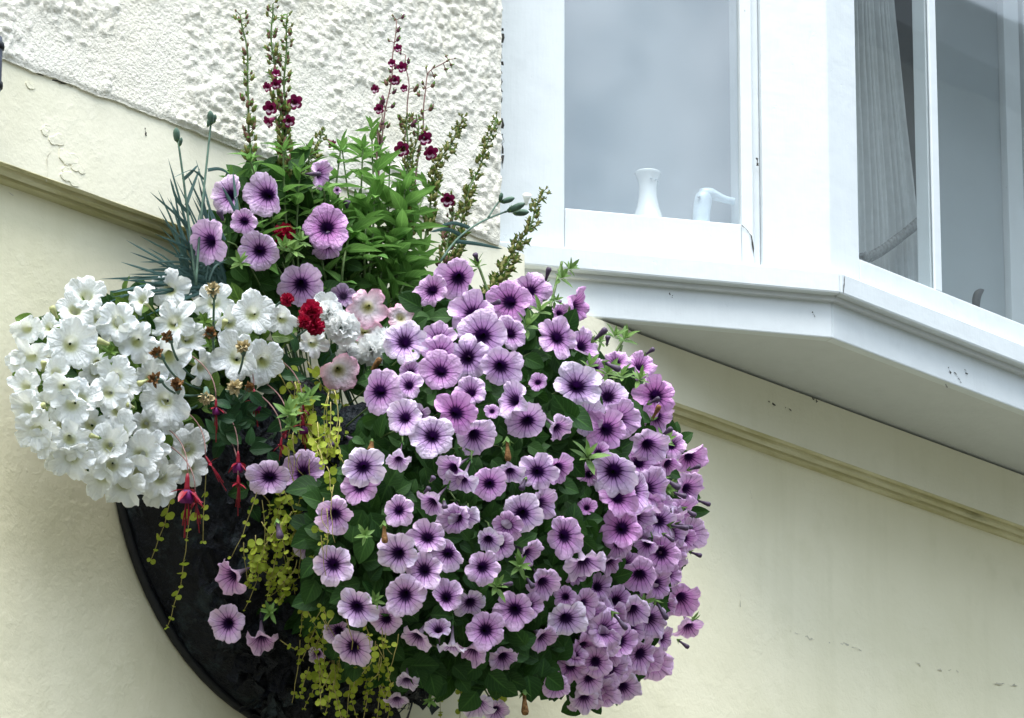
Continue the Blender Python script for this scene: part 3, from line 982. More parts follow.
for _ in range(1500):
    th, ph = RNG.uniform(0, math.pi), RNG.uniform(.05, 1.5)
    edge_ = not .42 < th < 2.7
    if edge_ and RNG.random() > .35: continue
    nv = np.array([-math.cos(th) * math.cos(ph) / BW, -math.sin(th) * math.cos(ph) / BP, -math.sin(ph) / BD]); nv /= np.linalg.norm(nv)
    p = np.array([BX - BW * math.cos(th) * math.cos(ph), YW - BP * math.sin(th) * math.cos(ph) - .006, BZ - BD * math.sin(ph)]) + nv * .004
    V_ = leaf_template(3, .3, lambda t: .6 + .4 * math.sin(t * 9), .2, .3)
    put_leaf(sh, V_, p, np.array([RNG.normal(), RNG.normal() * .3, -1 + RNG.normal() * .6]), nv + RNG.normal(0, .18, 3), RNG.uniform(.006, .014) if edge_ else RNG.uniform(.012, .045), RNG.random(), 0)
sh.build('moss_scraps', M['liner'], bk)
s_ = MB()
pts = [(BX - BW * .97 * math.cos(t), YW - .004 - BP * .97 * math.sin(t), BZ - .02) for t in np.linspace(0, math.pi, 40)]
s_.add(pts, [tuple(range(40))])
s_.build('compost', M['soil'], bk, False)

def d_bask(x, y, out=.03):
    """how far out from the wall the basket's side is met at this pixel"""
    v = ray(x, y); rr = np.array([BW + out, BP + out, BD + out]); c = np.array([BX, YW, BZ])
    o, u = (CAM - c) / rr, v / rr
    a, b_, k = u @ u, o @ u, o @ o - 1
    q = b_ * b_ - a * k
    t = (-b_ - math.sqrt(q)) / a if q > 0 else -b_ / a
    return max(.0, -(CAM + v * t)[1])


def flower_mesh(name, mats, seed, zs=1.0, ruffle=1.0, notch=.10, star=0.0, fold=None):
    """a five-lobed funnel, unit radius, facing +z, its tube running back along -z"""
    rs = np.random.default_rng(seed)
    prof = [(0, .035, -1.15), (.10, .055, -.92), (.20, .085, -.68), (.28, .13, -.48), (.35, .19, -.33), (.42, .29, -.21), (.50, .41, -.13), (.60, .55, -.075),
            (.70, .68, -.04), (.80, .80, -.02), (.90, .91, -.02), (.96, .97, -.035), (1.0, 1.0, -.055)]
    NA = 60
    th = np.linspace(0, 2 * math.pi, NA, endpoint=False)
    lob = np.abs(np.sin(2.5 * th))                    # 0 at the notches, 1 at lobe centres
    out = 1 - notch * (1 - lob ** .55) - star * (1 - lob ** .9)
    amp = [1 + rs.uniform(-.11, .11) for _ in range(5)]
    lobamp = np.array([amp[int(t / (2 * math.pi / 5)) % 5] for t in th])
    for _ in range(4): lobamp = (np.roll(lobamp, 1) + lobamp * 2 + np.roll(lobamp, -1)) / 4
    p1, p2, p3, p4 = rs.uniform(0, 6.28, 4)
    k1, k2 = rs.integers(2, 4), rs.integers(6, 9)
    w1 = .085 * np.sin(k1 * th + p1) + .05 * np.sin(k2 * th + p2) + .022 * np.sin(14 * th + p3)
    lift = (lob - .6) * -.055
    edge = .020 * np.sin(17 * th + p4) + .016 * np.sin(29 * th + p1) + .02 * np.sin(9 * th + p2)
    tiltx, tilty = rs.uniform(-.12, .12, 2)
    V, UV = [], []
    for s, r, z in prof:
        f = max(0, (s - .35) / .65)
        rr = r * (1 + (out * lobamp - 1) * f ** 1.4) * (1 + edge * f ** 4)
        zz = z * zs + ruffle * (w1 + lift) * f ** 1.7 + rr * (tiltx * np.cos(th) + tilty * np.sin(th)) * f
        # gentle creases along petal midribs
        zz = zz - .02 * np.exp(-((lob - 1) / .06) ** 2) * f * (1 - .3 * f)
        x, y = rr * np.cos(th), rr * np.sin(th)
        if fold is not None and f > 0:
            a0, am = fold
            q = np.clip(np.cos(th - a0), 0, 1) ** 1.5 * f ** 1.5 * am
            zz = zz + q * .55
            x = x - np.cos(a0) * q * .5; y = y - np.sin(a0) * q * .5
        for k in range(NA): V.append((x[k], y[k], zz[k])); UV.append((th[k] / (2 * math.pi), s))
    Fq, LUV = [], []
    n = len(prof)
    for i in range(n - 1):
        for k in range(NA):
            k2_ = (k + 1) % NA
            Fq.append((i * NA + k, (i + 1) * NA + k, (i + 1) * NA + k2_, i * NA + k2_))
            u0, u1 = k / NA, (k + 1) / NA
            LUV += [(u0, prof[i][0]), (u0, prof[i + 1][0]), (u1, prof[i + 1][0]), (u1, prof[i][0])]
    me = bpy.data.meshes.new(name)
    me.from_pydata(V, [], Fq)
    for m in mats: me.materials.append(m)
    lay = me.uv_layers.new(name='UVMap'); lay.data.foreach_set('uv', np.array(LUV).ravel())
    me.polygons.foreach_set('use_smooth', [True] * len(me.polygons)); me.update()
    return me


def raw_mesh(name, mb, mats):
    o = mb.build(name, mats); me = o.data
    bpy.data.objects.remove(o)
    return me


cx = MB()
for k in range(5):
    a = k * 1.2566
    d = np.array([math.cos(a) * .55, math.sin(a) * .55, .8])
    put_leaf(cx, L_NARROW, (math.cos(a) * .05, math.sin(a) * .05, -1.2), d, (math.cos(a), math.sin(a), -.4), .5, random.random(), 0, 1.3)
cx.tube([(0, 0, -1.32), (0, 0, -1.2), (0, 0, -1.08)], [.05, .085, .07], 8, 0, .3)
CALYX = raw_mesh('calyx', cx, M['leaf'])


def make_set(mat, seed, notch, star=0.0, ruf=1.0):
    flat = [flower_mesh('petunia_flower', [mat], seed + i, 1.0, ruf * (.55 + .22 * i), notch * (.7 + .12 * i), star + .008 * i) for i in range(8)]
    fold = [flower_mesh('petunia_flower', [mat], seed + 20 + i, 1.1, ruf, notch, star, (i * 1.3, .45 + .14 * i)) for i in range(5)]
    cup = [flower_mesh('petunia_flower', [mat], seed + 40 + i, 1.75, ruf * (1.0 + .25 * i), notch, star) for i in range(5)]
    return flat, fold, cup


SET_P = make_set(M['petunia'], 100, .14, .02, 1.45)
SET_W = make_set(M['white_petal'], 200, .26, .04, 1.9)
SET_K = make_set(M['pink'], 300, .12, .05, 1.1)


class Flowers:
    """places flowers of one plant as children of its root and remembers where their stems start"""
    def __init__(s, root, sets, depth, stemto):
        s.root, s.sets, s.depth, s.stemto = root, sets, depth, stemto
        s.bases = []

    def put(s, x, y, dia, nx=0.0, ny=0.0, t=.3, dark=0.0, back=0.0, kind=None, jitter=.10):
        d = s.depth(x, y) - back
        p = at(x, y, d)
        n = facing(nx + random.uniform(-jitter, jitter), ny + random.uniform(-jitter, jitter))
        R = metres(dia, p) / 2 * (1.08 if x < 590 else 1.2)
        steep = math.hypot(nx, ny)
        if kind is None:
            kind = 2 if steep > .62 or (steep > .3 and random.random() < .35) else (1 if random.random() < .28 else 0)
        me = random.choice(s.sets[kind])
        B = basis(n, random.uniform(0, 6.28)) * np.array([random.uniform(.84, 1.06), random.uniform(.9, 1.06), 1.0])
        o = bpy.data.objects.new('flower', me)
        COL.objects.link(o); o.parent = s.root
        loc = p - np.array(s.root.location)
        Mx = Matrix(((*(B[0] * R), loc[0]), (*(B[1] * R), loc[1]), (*(B[2] * R), loc[2]), (0, 0, 0, 1)))
        o.matrix_basis = Mx
        o.color = (min(1, max(0, t * 1.15 + random.uniform(-.1, .2))), dark, 0, 1)
        FLOWERS.append((p, n, R))
        zl = 1.75 if kind == 2 else 1.0
        cal = bpy.data.objects.new('calyx', CALYX); COL.objects.link(cal); cal.parent = o
        cal.location = (0, 0, -1.2 * (zl - 1) + .02)
        s.bases.append((p - n * R * (1.3 + 1.2 * (zl - 1)), -n))
        return o

    def stems(s, mb, mi=0, rad=.0014):
        for b, d in s.bases:
            e = s.stemto(b)
            mid = b + d * .05 + np.array([0, 0, .012])
            mb.tube(bez(b, mid, e, 7), rad, 5, mi)


# ------------------------------------------------------------------ main purple petunia
def d_main(x, y):
    q = 1 - ((x - 500) / 215) ** 2 - ((y - 490) / 255) ** 2
    return .17 + .33 * math.sqrt(max(0.0, q))


MAIN = [  # x, y, diameter, facing right, facing up, pinkness (0 pale - 1 magenta), [extra depth behind]
    (431, 290, 35, -.35, 0, .4, .03), (458, 279, 42, -.05, -.05, .4), (404, 341, 42, .05, .15, .05), (473, 313, 46, 0, .2, .3, .01), (482, 336, 48, 0, 0, .2),
    (438, 338, 38, 0, .25, .3, .03), (441, 354, 42, .05, .05, .4, .005), (440, 371, 41, 0, 0, .65), (467, 358, 44, .05, 0, .15, .03), (508, 302, 43, -.2, .05, .8),
    (530, 291, 40, .15, 0, .6, .02), (511, 333, 34, .1, .2, .3, .02), (557, 337, 41, .1, .05, .4), (584, 346, 36, .4, 0, .3, .03), (581, 306, 40, .88, .1, .75),
    (561, 313, 20, .3, .2, .6, .04), (379, 391, 42, 0, 0, .3), (408, 385, 28, -.1, .2, .3, .02), (410, 371, 26, 0, .5, .2, .03), (404, 417, 39, -.1, 0, .12),
    (432, 436, 42, 0, -.05, .12), (457, 413, 42, .15, .05, .85), (470, 391, 30, -.2, .45, .15, .03), (476, 438, 36, .25, -.35, .3, .02), (492, 411, 15, .1, .1, .5),
    (501, 367, 42, .05, 0, .25), (527, 422, 40, .05, -.15, .2), (510, 398, 38, -.78, .15, .05), (538, 382, 18, .1, 0, .45), (577, 386, 48, 0, 0, 0.0),
    (587, 418, 34, .2, -.2, .15, .03), (608, 430, 40, .2, -.15, .75), (622, 419, 38, .5, -.1, .6, .02), (616, 361, 24, .1, .5, .6, .02), (642, 364, 28, .4, .45, .6, .02),
    (596, 367, 18, .3, .2, .5, .03), (657, 396, 40, .25, .05, .8), (609, 396, 34, .2, .35, .15, .04), (660, 420, 28, .4, -.3, .6, .03), (650, 447, 34, .45, -.2, .2),
    (672, 444, 24, .3, .4, .5, .02), (691, 457, 33, .35, -.1, .8), (614, 470, 43, .05, .05, .12), (619, 496, 38, .2, .1, .85), (637, 490, 42, .45, -.1, .35, .02),
    (622, 528, 36, 0, 0, .85), (639, 462, 28, .25, .3, .55, .04), (598, 452, 20, .1, .1, .7, .03), (589, 475, 22, 0, .1, .6, .05), (587, 507, 20, 0, .3, .8, .04),
    (653, 490, 38, .75, 0, .45, .01), (670, 465, 28, .55, -.2, .6, .01), (690, 490, 28, .5, -.4, .45), (684, 513, 30, .8, -.2, .65), (661, 521, 33, .45, .3, .3, .01),
    (565, 536, 41, 0, 0, .4), (586, 567, 38, .25, -.5, .2), (662, 553, 33, .3, -.2, .5), (646, 545, 24, -.3, -.4, .3, .01), (640, 577, 38, .25, -.5, .55, .01),
    (661, 586, 30, .65, -.3, .6), (677, 551, 26, .5, -.2, .45, .02), (687, 540, 22, .7, -.1, .65), (684, 601, 34, .35, -.5, .65), (690, 630, 26, .4, -.7, .55),
    (671, 575, 24, .7, -.2, .6, .02), (634, 614, 34, .1, -.78, .2), (654, 622, 35, .3, -.6, .45), (585, 605, 32, .4, -.3, .55, .01), (567, 620, 41, .2, -.15, .08),
    (608, 630, 38, .4, -.2, .3), (565, 597, 24, .1, .2, .55, .03), (612, 565, 24, .3, -.7, .35, .03), (605, 642, 30, .2, -.4, .25, .01), (622, 643, 33, .5, -.3, .45),
    (642, 655, 33, .5, -.3, .5), (596, 663, 30, .3, -.4, .4), (590, 680, 28, .1, -.6, .35), (614, 672, 30, .45, -.3, .45, .01), (626, 690, 30, .4, -.6, .35),
    (601, 696, 36, .15, -.78, .25), (585, 702, 32, -.1, -.8, .2), (556, 688, 28, 0, -.6, .35), (575, 655, 24, .2, .1, .5, .04), (522, 514, 43, 0, 0, .05),
    (507, 526, 34, -.1, -.3, .4, .02), (488, 541, 30, -.2, -.55, 0.0, .02), (484, 567, 39, .12, 0, .4), (448, 553, 33, .05, 0, .25, .005), (427, 537, 37, .05, 0, .2, .004),
    (397, 554, 41, -.1, 0, .15, .01), (424, 570, 37, .05, 0, .25), (405, 596, 41, 0, 0, .2), (446, 597, 35, 0, 0, .4), (486, 630, 39, 0, 0, .4),
    (515, 610, 40, .05, -.05, .5), (529, 605, 28, .2, 0, .45, .03), (471, 604, 32, .2, -.55, .05, .03), (438, 627, 28, -.15, .45, .15), (461, 483, 30, -.1, -.8, 0.0, .01),
    (489, 484, 35, .1, -.2, .5), (511, 474, 26, .2, -.7, .05, .01), (538, 472, 40, .1, -.25, .18), (500, 545, 26, .2, -.3, .3, .03), (478, 708, 36, 0, -.82, .1),
    (497, 712, 26, .2, -.7, .2, .02), (604, 612, 26, .4, .1, .5, .04), (628, 566, 28, .4, 0, .5, .05), (598, 586, 26, .2, .2, .45, .06), (640, 520, 26, .5, .1, .5, .04),
    (618, 600, 28, .3, .1, .45, .05), (666, 640, 24, .6, -.4, .5, .03), (648, 598, 26, .5, -.2, .55, .04), (610, 655, 28, .2, -.5, .4, .03), (632, 630, 28, .5, -.2, .45, .03),
    (398, 462, 25, -.05, -.85, 0), (452, 650, 27, .1, -.85, 0), (420, 415, 24, .2, -.2, .1, .05), (661, 503, 26, .6, .1, .5, .03), (652, 466, 24, .4, .2, .5, .05), (668, 608, 22, .6, -.3, .6, .03), (575, 575, 22, .1, .1, .35, .05), (555, 345, 22, 0, .2, .3, .06),
]
pm_ = empty('petunia_plant', at(500, 500, .12), 'big mass of purple veined petunias cascading over the front and right of the basket', 'petunia', 'petunias in the basket')
FM = Flowers(pm_, SET_P, d_main, lambda b: np.array([b[0] * .55 - .22, b[1] * .45, b[2] * .6 + 1.64]) + RNG.normal(0, .006, 3))
RIGHT = [r for r in MAIN if r[0] > 575 and r[1] > 435 or r[0] > 560 and r[1] > 590]
MAIN = [r for r in MAIN if r not in RIGHT]
for k in range(30):                        # the crowd of drooping flowers low on the right
    x, y = sample([(640, 500), (690, 480), (694, 560), (690, 620), (650, 690), (590, 712), (560, 690), (590, 600)])
    RIGHT.append((x, y, random.uniform(29, 38), random.uniform(.1, .75), random.uniform(-.8, -.25), random.uniform(.15, .65), random.uniform(.015, .05)))
for x, y, dd_, a_, b_, t_ in ((455, 520, 34, -.5, -.4, .2), (545, 505, 34, .55, -.45, .4), (560, 470, 32, .5, -.35, .6), (430, 505, 30, -.35, -.6, .15), (470, 655, 34, -.2, -.7, .3), (505, 660, 34, .3, -.72, .25), (545, 640, 32, .5, -.55, .35),
                            (415, 640, 32, -.4, -.6, .3), (545, 585, 32, .55, -.35, .5), (465, 520, 30, .3, -.7, .05), (530, 555, 30, .45, -.5, .3), (385, 620, 32, -.45, -.4, .35), (560, 430, 30, .4, -.5, .3), (450, 470, 32, -.4, -.4, .4)):
    MAIN.append((x, y, dd_, a_, b_, t_, .015))
for r in MAIN: FM.put(*r[:6], back=(r[6] if len(r) > 6 else 0), jitter=.2)
pd_ = empty('petunia_plant', at(600, 560, .15), 'pinkish violet petunias drooping in a dense crowd down the right edge of the flower mass', 'petunia', 'petunias in the basket')
FR = Flowers(pd_, SET_P, d_main, FM.stemto)
for r in RIGHT: FR.put(*r[:6], back=(r[6] if len(r) > 6 else 0), jitter=.26)

POLY_MAIN = [(415, 310), (430, 280), (450, 272), (480, 300), (520, 285), (555, 310), (600, 345), (645, 375), (680, 430), (690, 500), (680, 580), (665, 630), (630, 680),
             (590, 706), (545, 700), (520, 668), (470, 690), (440, 668), (405, 682), (380, 660), (365, 630), (350, 570), (330, 540), (335, 470), (365, 410), (375, 370), (400, 350)]


POLY_IN = [(500 + (x - 500) * (.86 if x > 500 else 1.0), 490 + (y - 490) * .92) for x, y in POLY_MAIN]


def leafy(mb, poly, n, depth, back, size, T, mi=0, up=.3, tints=(0, 1), wid=1.0, facing_jit=.55):
    for _ in range(n):
        x, y = sample(poly)
        p = at(x, y, depth(x, y) - random.uniform(*back))
        nrm = facing(random.uniform(-facing_jit, facing_jit), random.uniform(-facing_jit, facing_jit) + up)
        a = random.uniform(0, 6.28)
        dirv = RT * math.cos(a) + UP * (math.sin(a) - .35) - FW * random.uniform(-.1, .3)
        sz = metres(random.uniform(*size), p)
        if not clear_of_flowers(p, p + dirv / np.linalg.norm(dirv) * sz): continue
        put_leaf(mb, T, p, dirv, nrm, sz, random.uniform(*tints), mi, wid)


fo = MB()
POLY_R = [(585, 440), (660, 440), (690, 500), (680, 580), (660, 640), (610, 700), (570, 690), (575, 600)]
leafy(fo, POLY_R, 260, d_main, (.03, .09), (12, 22), L_OV, 0, .3, (.1, .9), .8)
for _ in range(26):
    x, y = sample(POLY_R)
    p = at(x, y, d_main(x, y) - random.uniform(0, .03)); shoot(fo, p, facing(random.uniform(.1, .7), random.uniform(-.3, .6)), metres(random.uniform(10, 16), p), 1, 9)
fo.build('foliage', [M['leaf'], M['tip']], pd_)
st_ = MB(); FR.stems(st_); st_.build('stems', M['stem'], pd_)
fo = MB()
leafy(fo, POLY_MAIN, 1100, d_main, (.035, .07), (13, 25), L_OV, 0, .3, (.1, .8), 1.15)
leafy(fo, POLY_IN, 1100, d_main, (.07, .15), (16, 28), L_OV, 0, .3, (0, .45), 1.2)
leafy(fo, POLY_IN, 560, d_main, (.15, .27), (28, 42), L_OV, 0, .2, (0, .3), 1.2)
leafy(fo, [(395, 640), (440, 640), (520, 640), (560, 660), (540, 695), (500, 688), (470, 694), (430, 676), (400, 690)], 80, d_main, (.0, .06), (18, 30), L_OV, 0, .2, (.1, .5), 1.25)
leafy(fo, [(548, 395), (600, 395), (600, 450), (548, 445)], 10, d_main, (.005, .03), (26, 36), L_OV, 0, .3, (.1, .4), 1.2)
for (x, y, s_, ux, uy) in ((527, 325, 18, .3, .8), (441, 345, 15, .1, .9), (588, 455, 22, .2, .8), (497, 391, 16, .4, .5), (413, 352, 16, 0, .9), (614, 455, 14, .5, .5), (622, 375, 18, .2, .9),
                           (640, 378, 14, .3, .8), (665, 442, 16, .6, .6), (497, 585, 18, .3, .6), (549, 640, 18, 0, .6), (645, 502, 16, .5, .3), (661, 492, 15, .8, .2), (615, 335, 14, .4, .8), (625, 338, 16, .5, .7),
                           (562, 277, 14, .6, .6), (570, 268, 12, .7, .5), (477, 265, 14, -.3, .9), (540, 310, 16, .2, .8), (413, 545, 12, 0, .5), (442, 505, 15, 0, .7), (455, 500, 14, .2, .7), (600, 340, 13, .2, .9),
                           (520, 565, 16, 0, .5), (435, 385, 16, .2, .7), (590, 365, 14, .4, .8), (608, 372, 17, .4, .6), (652, 410, 15, .5, .5), (657, 455, 16, .6, .4), (580, 590, 14, .3, .4), (632, 600, 15, .4, .2),
                           (600, 480, 16, .2, .5), (415, 355, 12, -.3, .8), (470, 548, 12, .1, .6), (375, 600, 12, -.2, .4), (540, 560, 12, .2, .4), (693, 620, 10, .7, -.2), (556, 300, 10, .5, .5)):
    p = at(x, y, d_main(x, y) - .006)
    shoot(fo, p, facing(ux, uy), metres(s_, p), 1, 10)
fo.build('foliage', [M['leaf'], M['tip']], pm_)
# a few shoots and trumpet-shaped buds reaching out of the mass
st_ = MB()
FM.stems(st_)
for a, b in (((540, 350), (562, 262)), ((560, 345), (571, 305)), ((590, 380), (606, 328)), ((600, 385), (626, 335)), ((610, 400), (622, 345)), ((640, 460), (668, 440)), ((420, 400), (413, 350)),
             ((600, 500), (588, 455)), ((650, 620), (690, 612)), ((500, 330), (477, 262))):
    p0, p1 = at(*a, d_main(*a) - .09), at(*b, d_main(*b) - .008)
    st_.tube(np.concatenate([bez(FM.stemto(p0), p0 + np.array([0, .05, 0]), p0, 6)[:-1], bez(p0, (p0 + p1) / 2 + np.array([0, 0, .008]), p1, 8)]), metres(1.4, p1), 6)
st_.build('stems', M['stem'], pm_)


def bud(root, mat, x, y, dx, dy, ln, wd, depth, name='bud', green=True):
    shp = (.3, .42, .5, .5, .34, .12, .03) if mat is M['bluestem'] else (.16, .22, .26, .40, .5, .38, .08)
    p = at(x, y, depth); m1 = metres(1, p)
    d = RT * dx + UP * dy - FW * .3; d = d / np.linalg.norm(d)
    mb = MB()
    mb.tube([p + d * m1 * ln * q for q in (0, .15, .4, .65, .85, .97, 1)], np.array(shp) * wd * m1, 8)
    o = mb.build(name, mat, root)
    if green:
        mb = MB()
        B = basis(d)
        for k in range(5):
            a = k * 1.2566
            u = B[:, 0] * math.cos(a) + B[:, 1] * math.sin(a)
            put_leaf(mb, L_NARROW, p - d * m1 * 2, d + u * .5, -u, m1 * ln * .45, random.random(), 0, 1.4)
        mb.build('calyx', M['tip'], o)
    return o


for (x, y, dx, dy, ln, wd) in ((545, 283, .25, .9, 17, 6), (592, 342, .65, .6, 21, 7), (607, 345, .1, .9, 10, 6), (603, 362, .85, -.4, 20, 7), (560, 303, -.0, .3, 3, 4), (648, 404, .75, .4, 14, 5), (660, 437, .8, .6, 16, 6),
                               (664, 478, .8, -.55, 20, 7), (672, 492, .9, -.3, 16, 6), (683, 508, .8, -.5, 16, 6), (668, 525, .95, -.15, 22, 6), (676, 524, .95, -.2, 18, 5), (663, 534, .8, -.5, 14, 5), (526, 478, -.3, -.7, 14, 7),
                               (430, 482, .3, .4, 8, 6), (444, 500, .1, -.8, 9, 7), (424, 493, .4, .4, 9, 6), (526, 577, .5, -.7, 14, 6), (500, 585, .7, .1, 14, 5), (655, 600, .5, -.8, 24, 6), (612, 612, .6, -.7, 24, 6), (696, 500, .9, -.3, 16, 5), (688, 470, .9, .3, 14, 5), (690, 552, .9, -.3, 13, 5), (678, 640, .7, -.5, 14, 5), (490, 305, .8, .3, 12, 6),
                               (478, 262, -.3, .8, 10, 6), (645, 355, .7, .5, 12, 5)):
    bud(pd_ if x > 600 and y > 436 else pm_, M['bud'], x, y, dx, dy, ln, wd, d_main(x, y) + .006)
for (x, y, dx, dy, ln, wd) in ((384, 522, .05, -1, 22, 7), (507, 438, .05, -1, 24, 7), (524, 690, .05, -1, 26, 8), (372, 440, -.1, -1, 12, 8), (652, 420, .3, .6, 18, 6)):
    bud(pm_, M['deadpale'] if wd > 15 else M['dead'], x, y, dx, dy, ln, wd, d_main(x, y) + .004, 'withered_flower')

# ------------------------------------------------------------------ petunia hanging over the left front of the basket
def d_left(x, y):
    a = d_bask(x, max(y, 470)) + .02
    return max(a, d_main(x, y) + .012) if x > 315 else a


pl_ = empty('petunia_plant', at(300, 560, .12), 'sparse purple petunias hanging over the dark basket liner, lowest at the left', 'petunia', 'petunias in the basket')
FL = Flowers(pl_, SET_P, d_left, lambda b: np.array([-.36 + RNG.normal(0, .02), -.16, 4.17]))
for r in ((363, 467, 41, 0, 0, .03), (360, 486, 40, 0, .05, .5, .03), (335, 515, 42, 0, -.2, .3), (399, 510, 31, 0, 0, .45), (333, 564, 41, 0, 0, .15), (306, 549, 28, -.1, -.78, 0.0), (269, 477, 41, 0, 0, .08),
          (303, 473, 42, .05, 0, .3, .02), (357, 607, 40, -.05, -.1, .2), (338, 631, 33, -.1, 0, .25, .03), (353, 648, 41, -.1, -.15, .3), (228, 577, 38, -.6, -.25, .4), (227, 624, 36, -.25, 0, .35), (262, 643, 36, 0, -.76, .35),
          (407, 683, 24, 0, -.8, 0.0), (397, 702, 24, -.1, -.8, .1), (318, 655, 20, 0, -.5, .1, .03)):
    FL.put(*r[:6], back=(r[6] if len(r) > 6 else 0), dark=(.25 if r[1] > 680 else 0))
fo = MB()
PL = [(290, 490), (340, 480), (400, 470), (410, 540), (400, 640), (385, 680), (370, 660), (330, 650), (300, 635), (275, 600), (285, 545)]
leafy(fo, PL, 300, d_left, (.035, .065), (18, 32), L_OV, 0, .3, (.0, .6), 1.15)
leafy(fo, PL, 150, d_left, (.06, .12), (24, 36), L_OV, 0, .3, (0, .35), 1.2)
leafy(fo, [(245, 480), (320, 480), (320, 510), (300, 520), (250, 510)], 24, d_left, (.02, .05), (16, 26), L_OV, 0, .3, (0, .4), 1.1)
for (x, y, s_, ux, uy) in ((360, 478, 10, 0, .5), (270, 612, 12, -.2, .3), (365, 535, 12, 0, .4), (310, 560, 12, -.2, .2), (430, 700, 10, .2, -.4)):
    p = at(x, y, d_left(x, y) + .01); shoot(fo, p, facing(ux, uy), metres(s_, p), 1, 9)
fo.build('foliage', [M['leaf'], M['tip']], pl_)
st_ = MB(); FL.stems(st_)
st_.build('stems', M['stem'], pl_)
for (x, y, dx, dy, ln, wd) in ((322, 432, .5, -.8, 20, 10), (346, 436, .5, -.3, 9, 6), (277, 520, .2, -1, 20, 8)):
    bud(pl_, M['bud'], x, y, dx, dy, ln, wd, .27)

# ------------------------------------------------------------------ upper left petunia
def d_up(x, y):
    return .13 + .0004 * (x - 200)


pu_ = empty('petunia_plant', at(270, 280, .12), 'loose purple petunias standing above the white ones, beside the grey green blades', 'petunia', 'petunias in the basket')
FU = Flowers(pu_, SET_P, d_up, lambda b: np.array([-.52 + RNG.normal(0, .03), -.08, 4.18]))
for r in ((267, 194, 44, 0, 0, .2), (244, 221, 27, -.1, -.1, .45), (207, 241, 42, -.55, -.1, .5), (260, 251, 39, 0, 0, .3), (326, 227, 41, -.1, .1, .75), (328, 246, 32, .1, -.5, .2, .02), (323, 174, 30, .8, 0, .35),
          (301, 286, 42, .1, -.3, .4), (229, 195, 36, -.3, .05, .1, .03), (343, 296, 25, 0, .2, .2), (306, 285, 18, .2, .2, .5, .03), (337, 190, 8, 0, 0, .3)):
    FU.put(*r[:6], back=(r[6] if len(r) > 6 else 0), dark=(.6 if r[0] == 343 else 0))
fo = MB()
PU = [(225, 200), (250, 165), (290, 160), (320, 210), (350, 250), (350, 310), (300, 320), (270, 300), (240, 290), (215, 260)]
leafy(fo, PU, 260, d_up, (.03, .07), (16, 28), L_OV, 0, .3, (.2, 1), 1.0)
leafy(fo, PU, 110, d_up, (.06, .12), (20, 32), L_OV, 0, .3, (0, .4), 1.1)
for (x, y, s_, ux, uy) in ((262, 208, 18, 0, .6), (248, 237, 16, -.2, .7), (284, 246, 16, .2, .7), (292, 250, 16, .3, .6), (240, 262, 13, -.3, .5), (300, 240, 14, .3, .7), (256, 190, 12, 0, .8)):
    p = at(x, y, d_up(x, y) + .012); shoot(fo, p, facing(ux, uy), metres(s_, p), 1, 10)
fo.build('foliage', [M['leaf'], M['tip']], pu_)
st_ = MB(); FU.stems(st_); st_.build('stems', M['stem'], pu_)
bud(pu_, M['bud'], 303, 174, 1, 0, 19, 5, .17); bud(pu_, M['bud'], 224, 222, -.3, .7, 14, 7, .15); bud(pu_, M['bud'], 347, 208, 0, .6, 8, 8, .17)

# ------------------------------------------------------------------ white petunia
def d_white(x, y):
    q = 1 - ((x - 125) / 150) ** 2 - ((y - 395) / 135) ** 2
    a = .03 + .14 * math.sqrt(max(0.0, q))
    return max(a, min(.235, .16 + (x - 200) * .0012)) if x > 200 else a


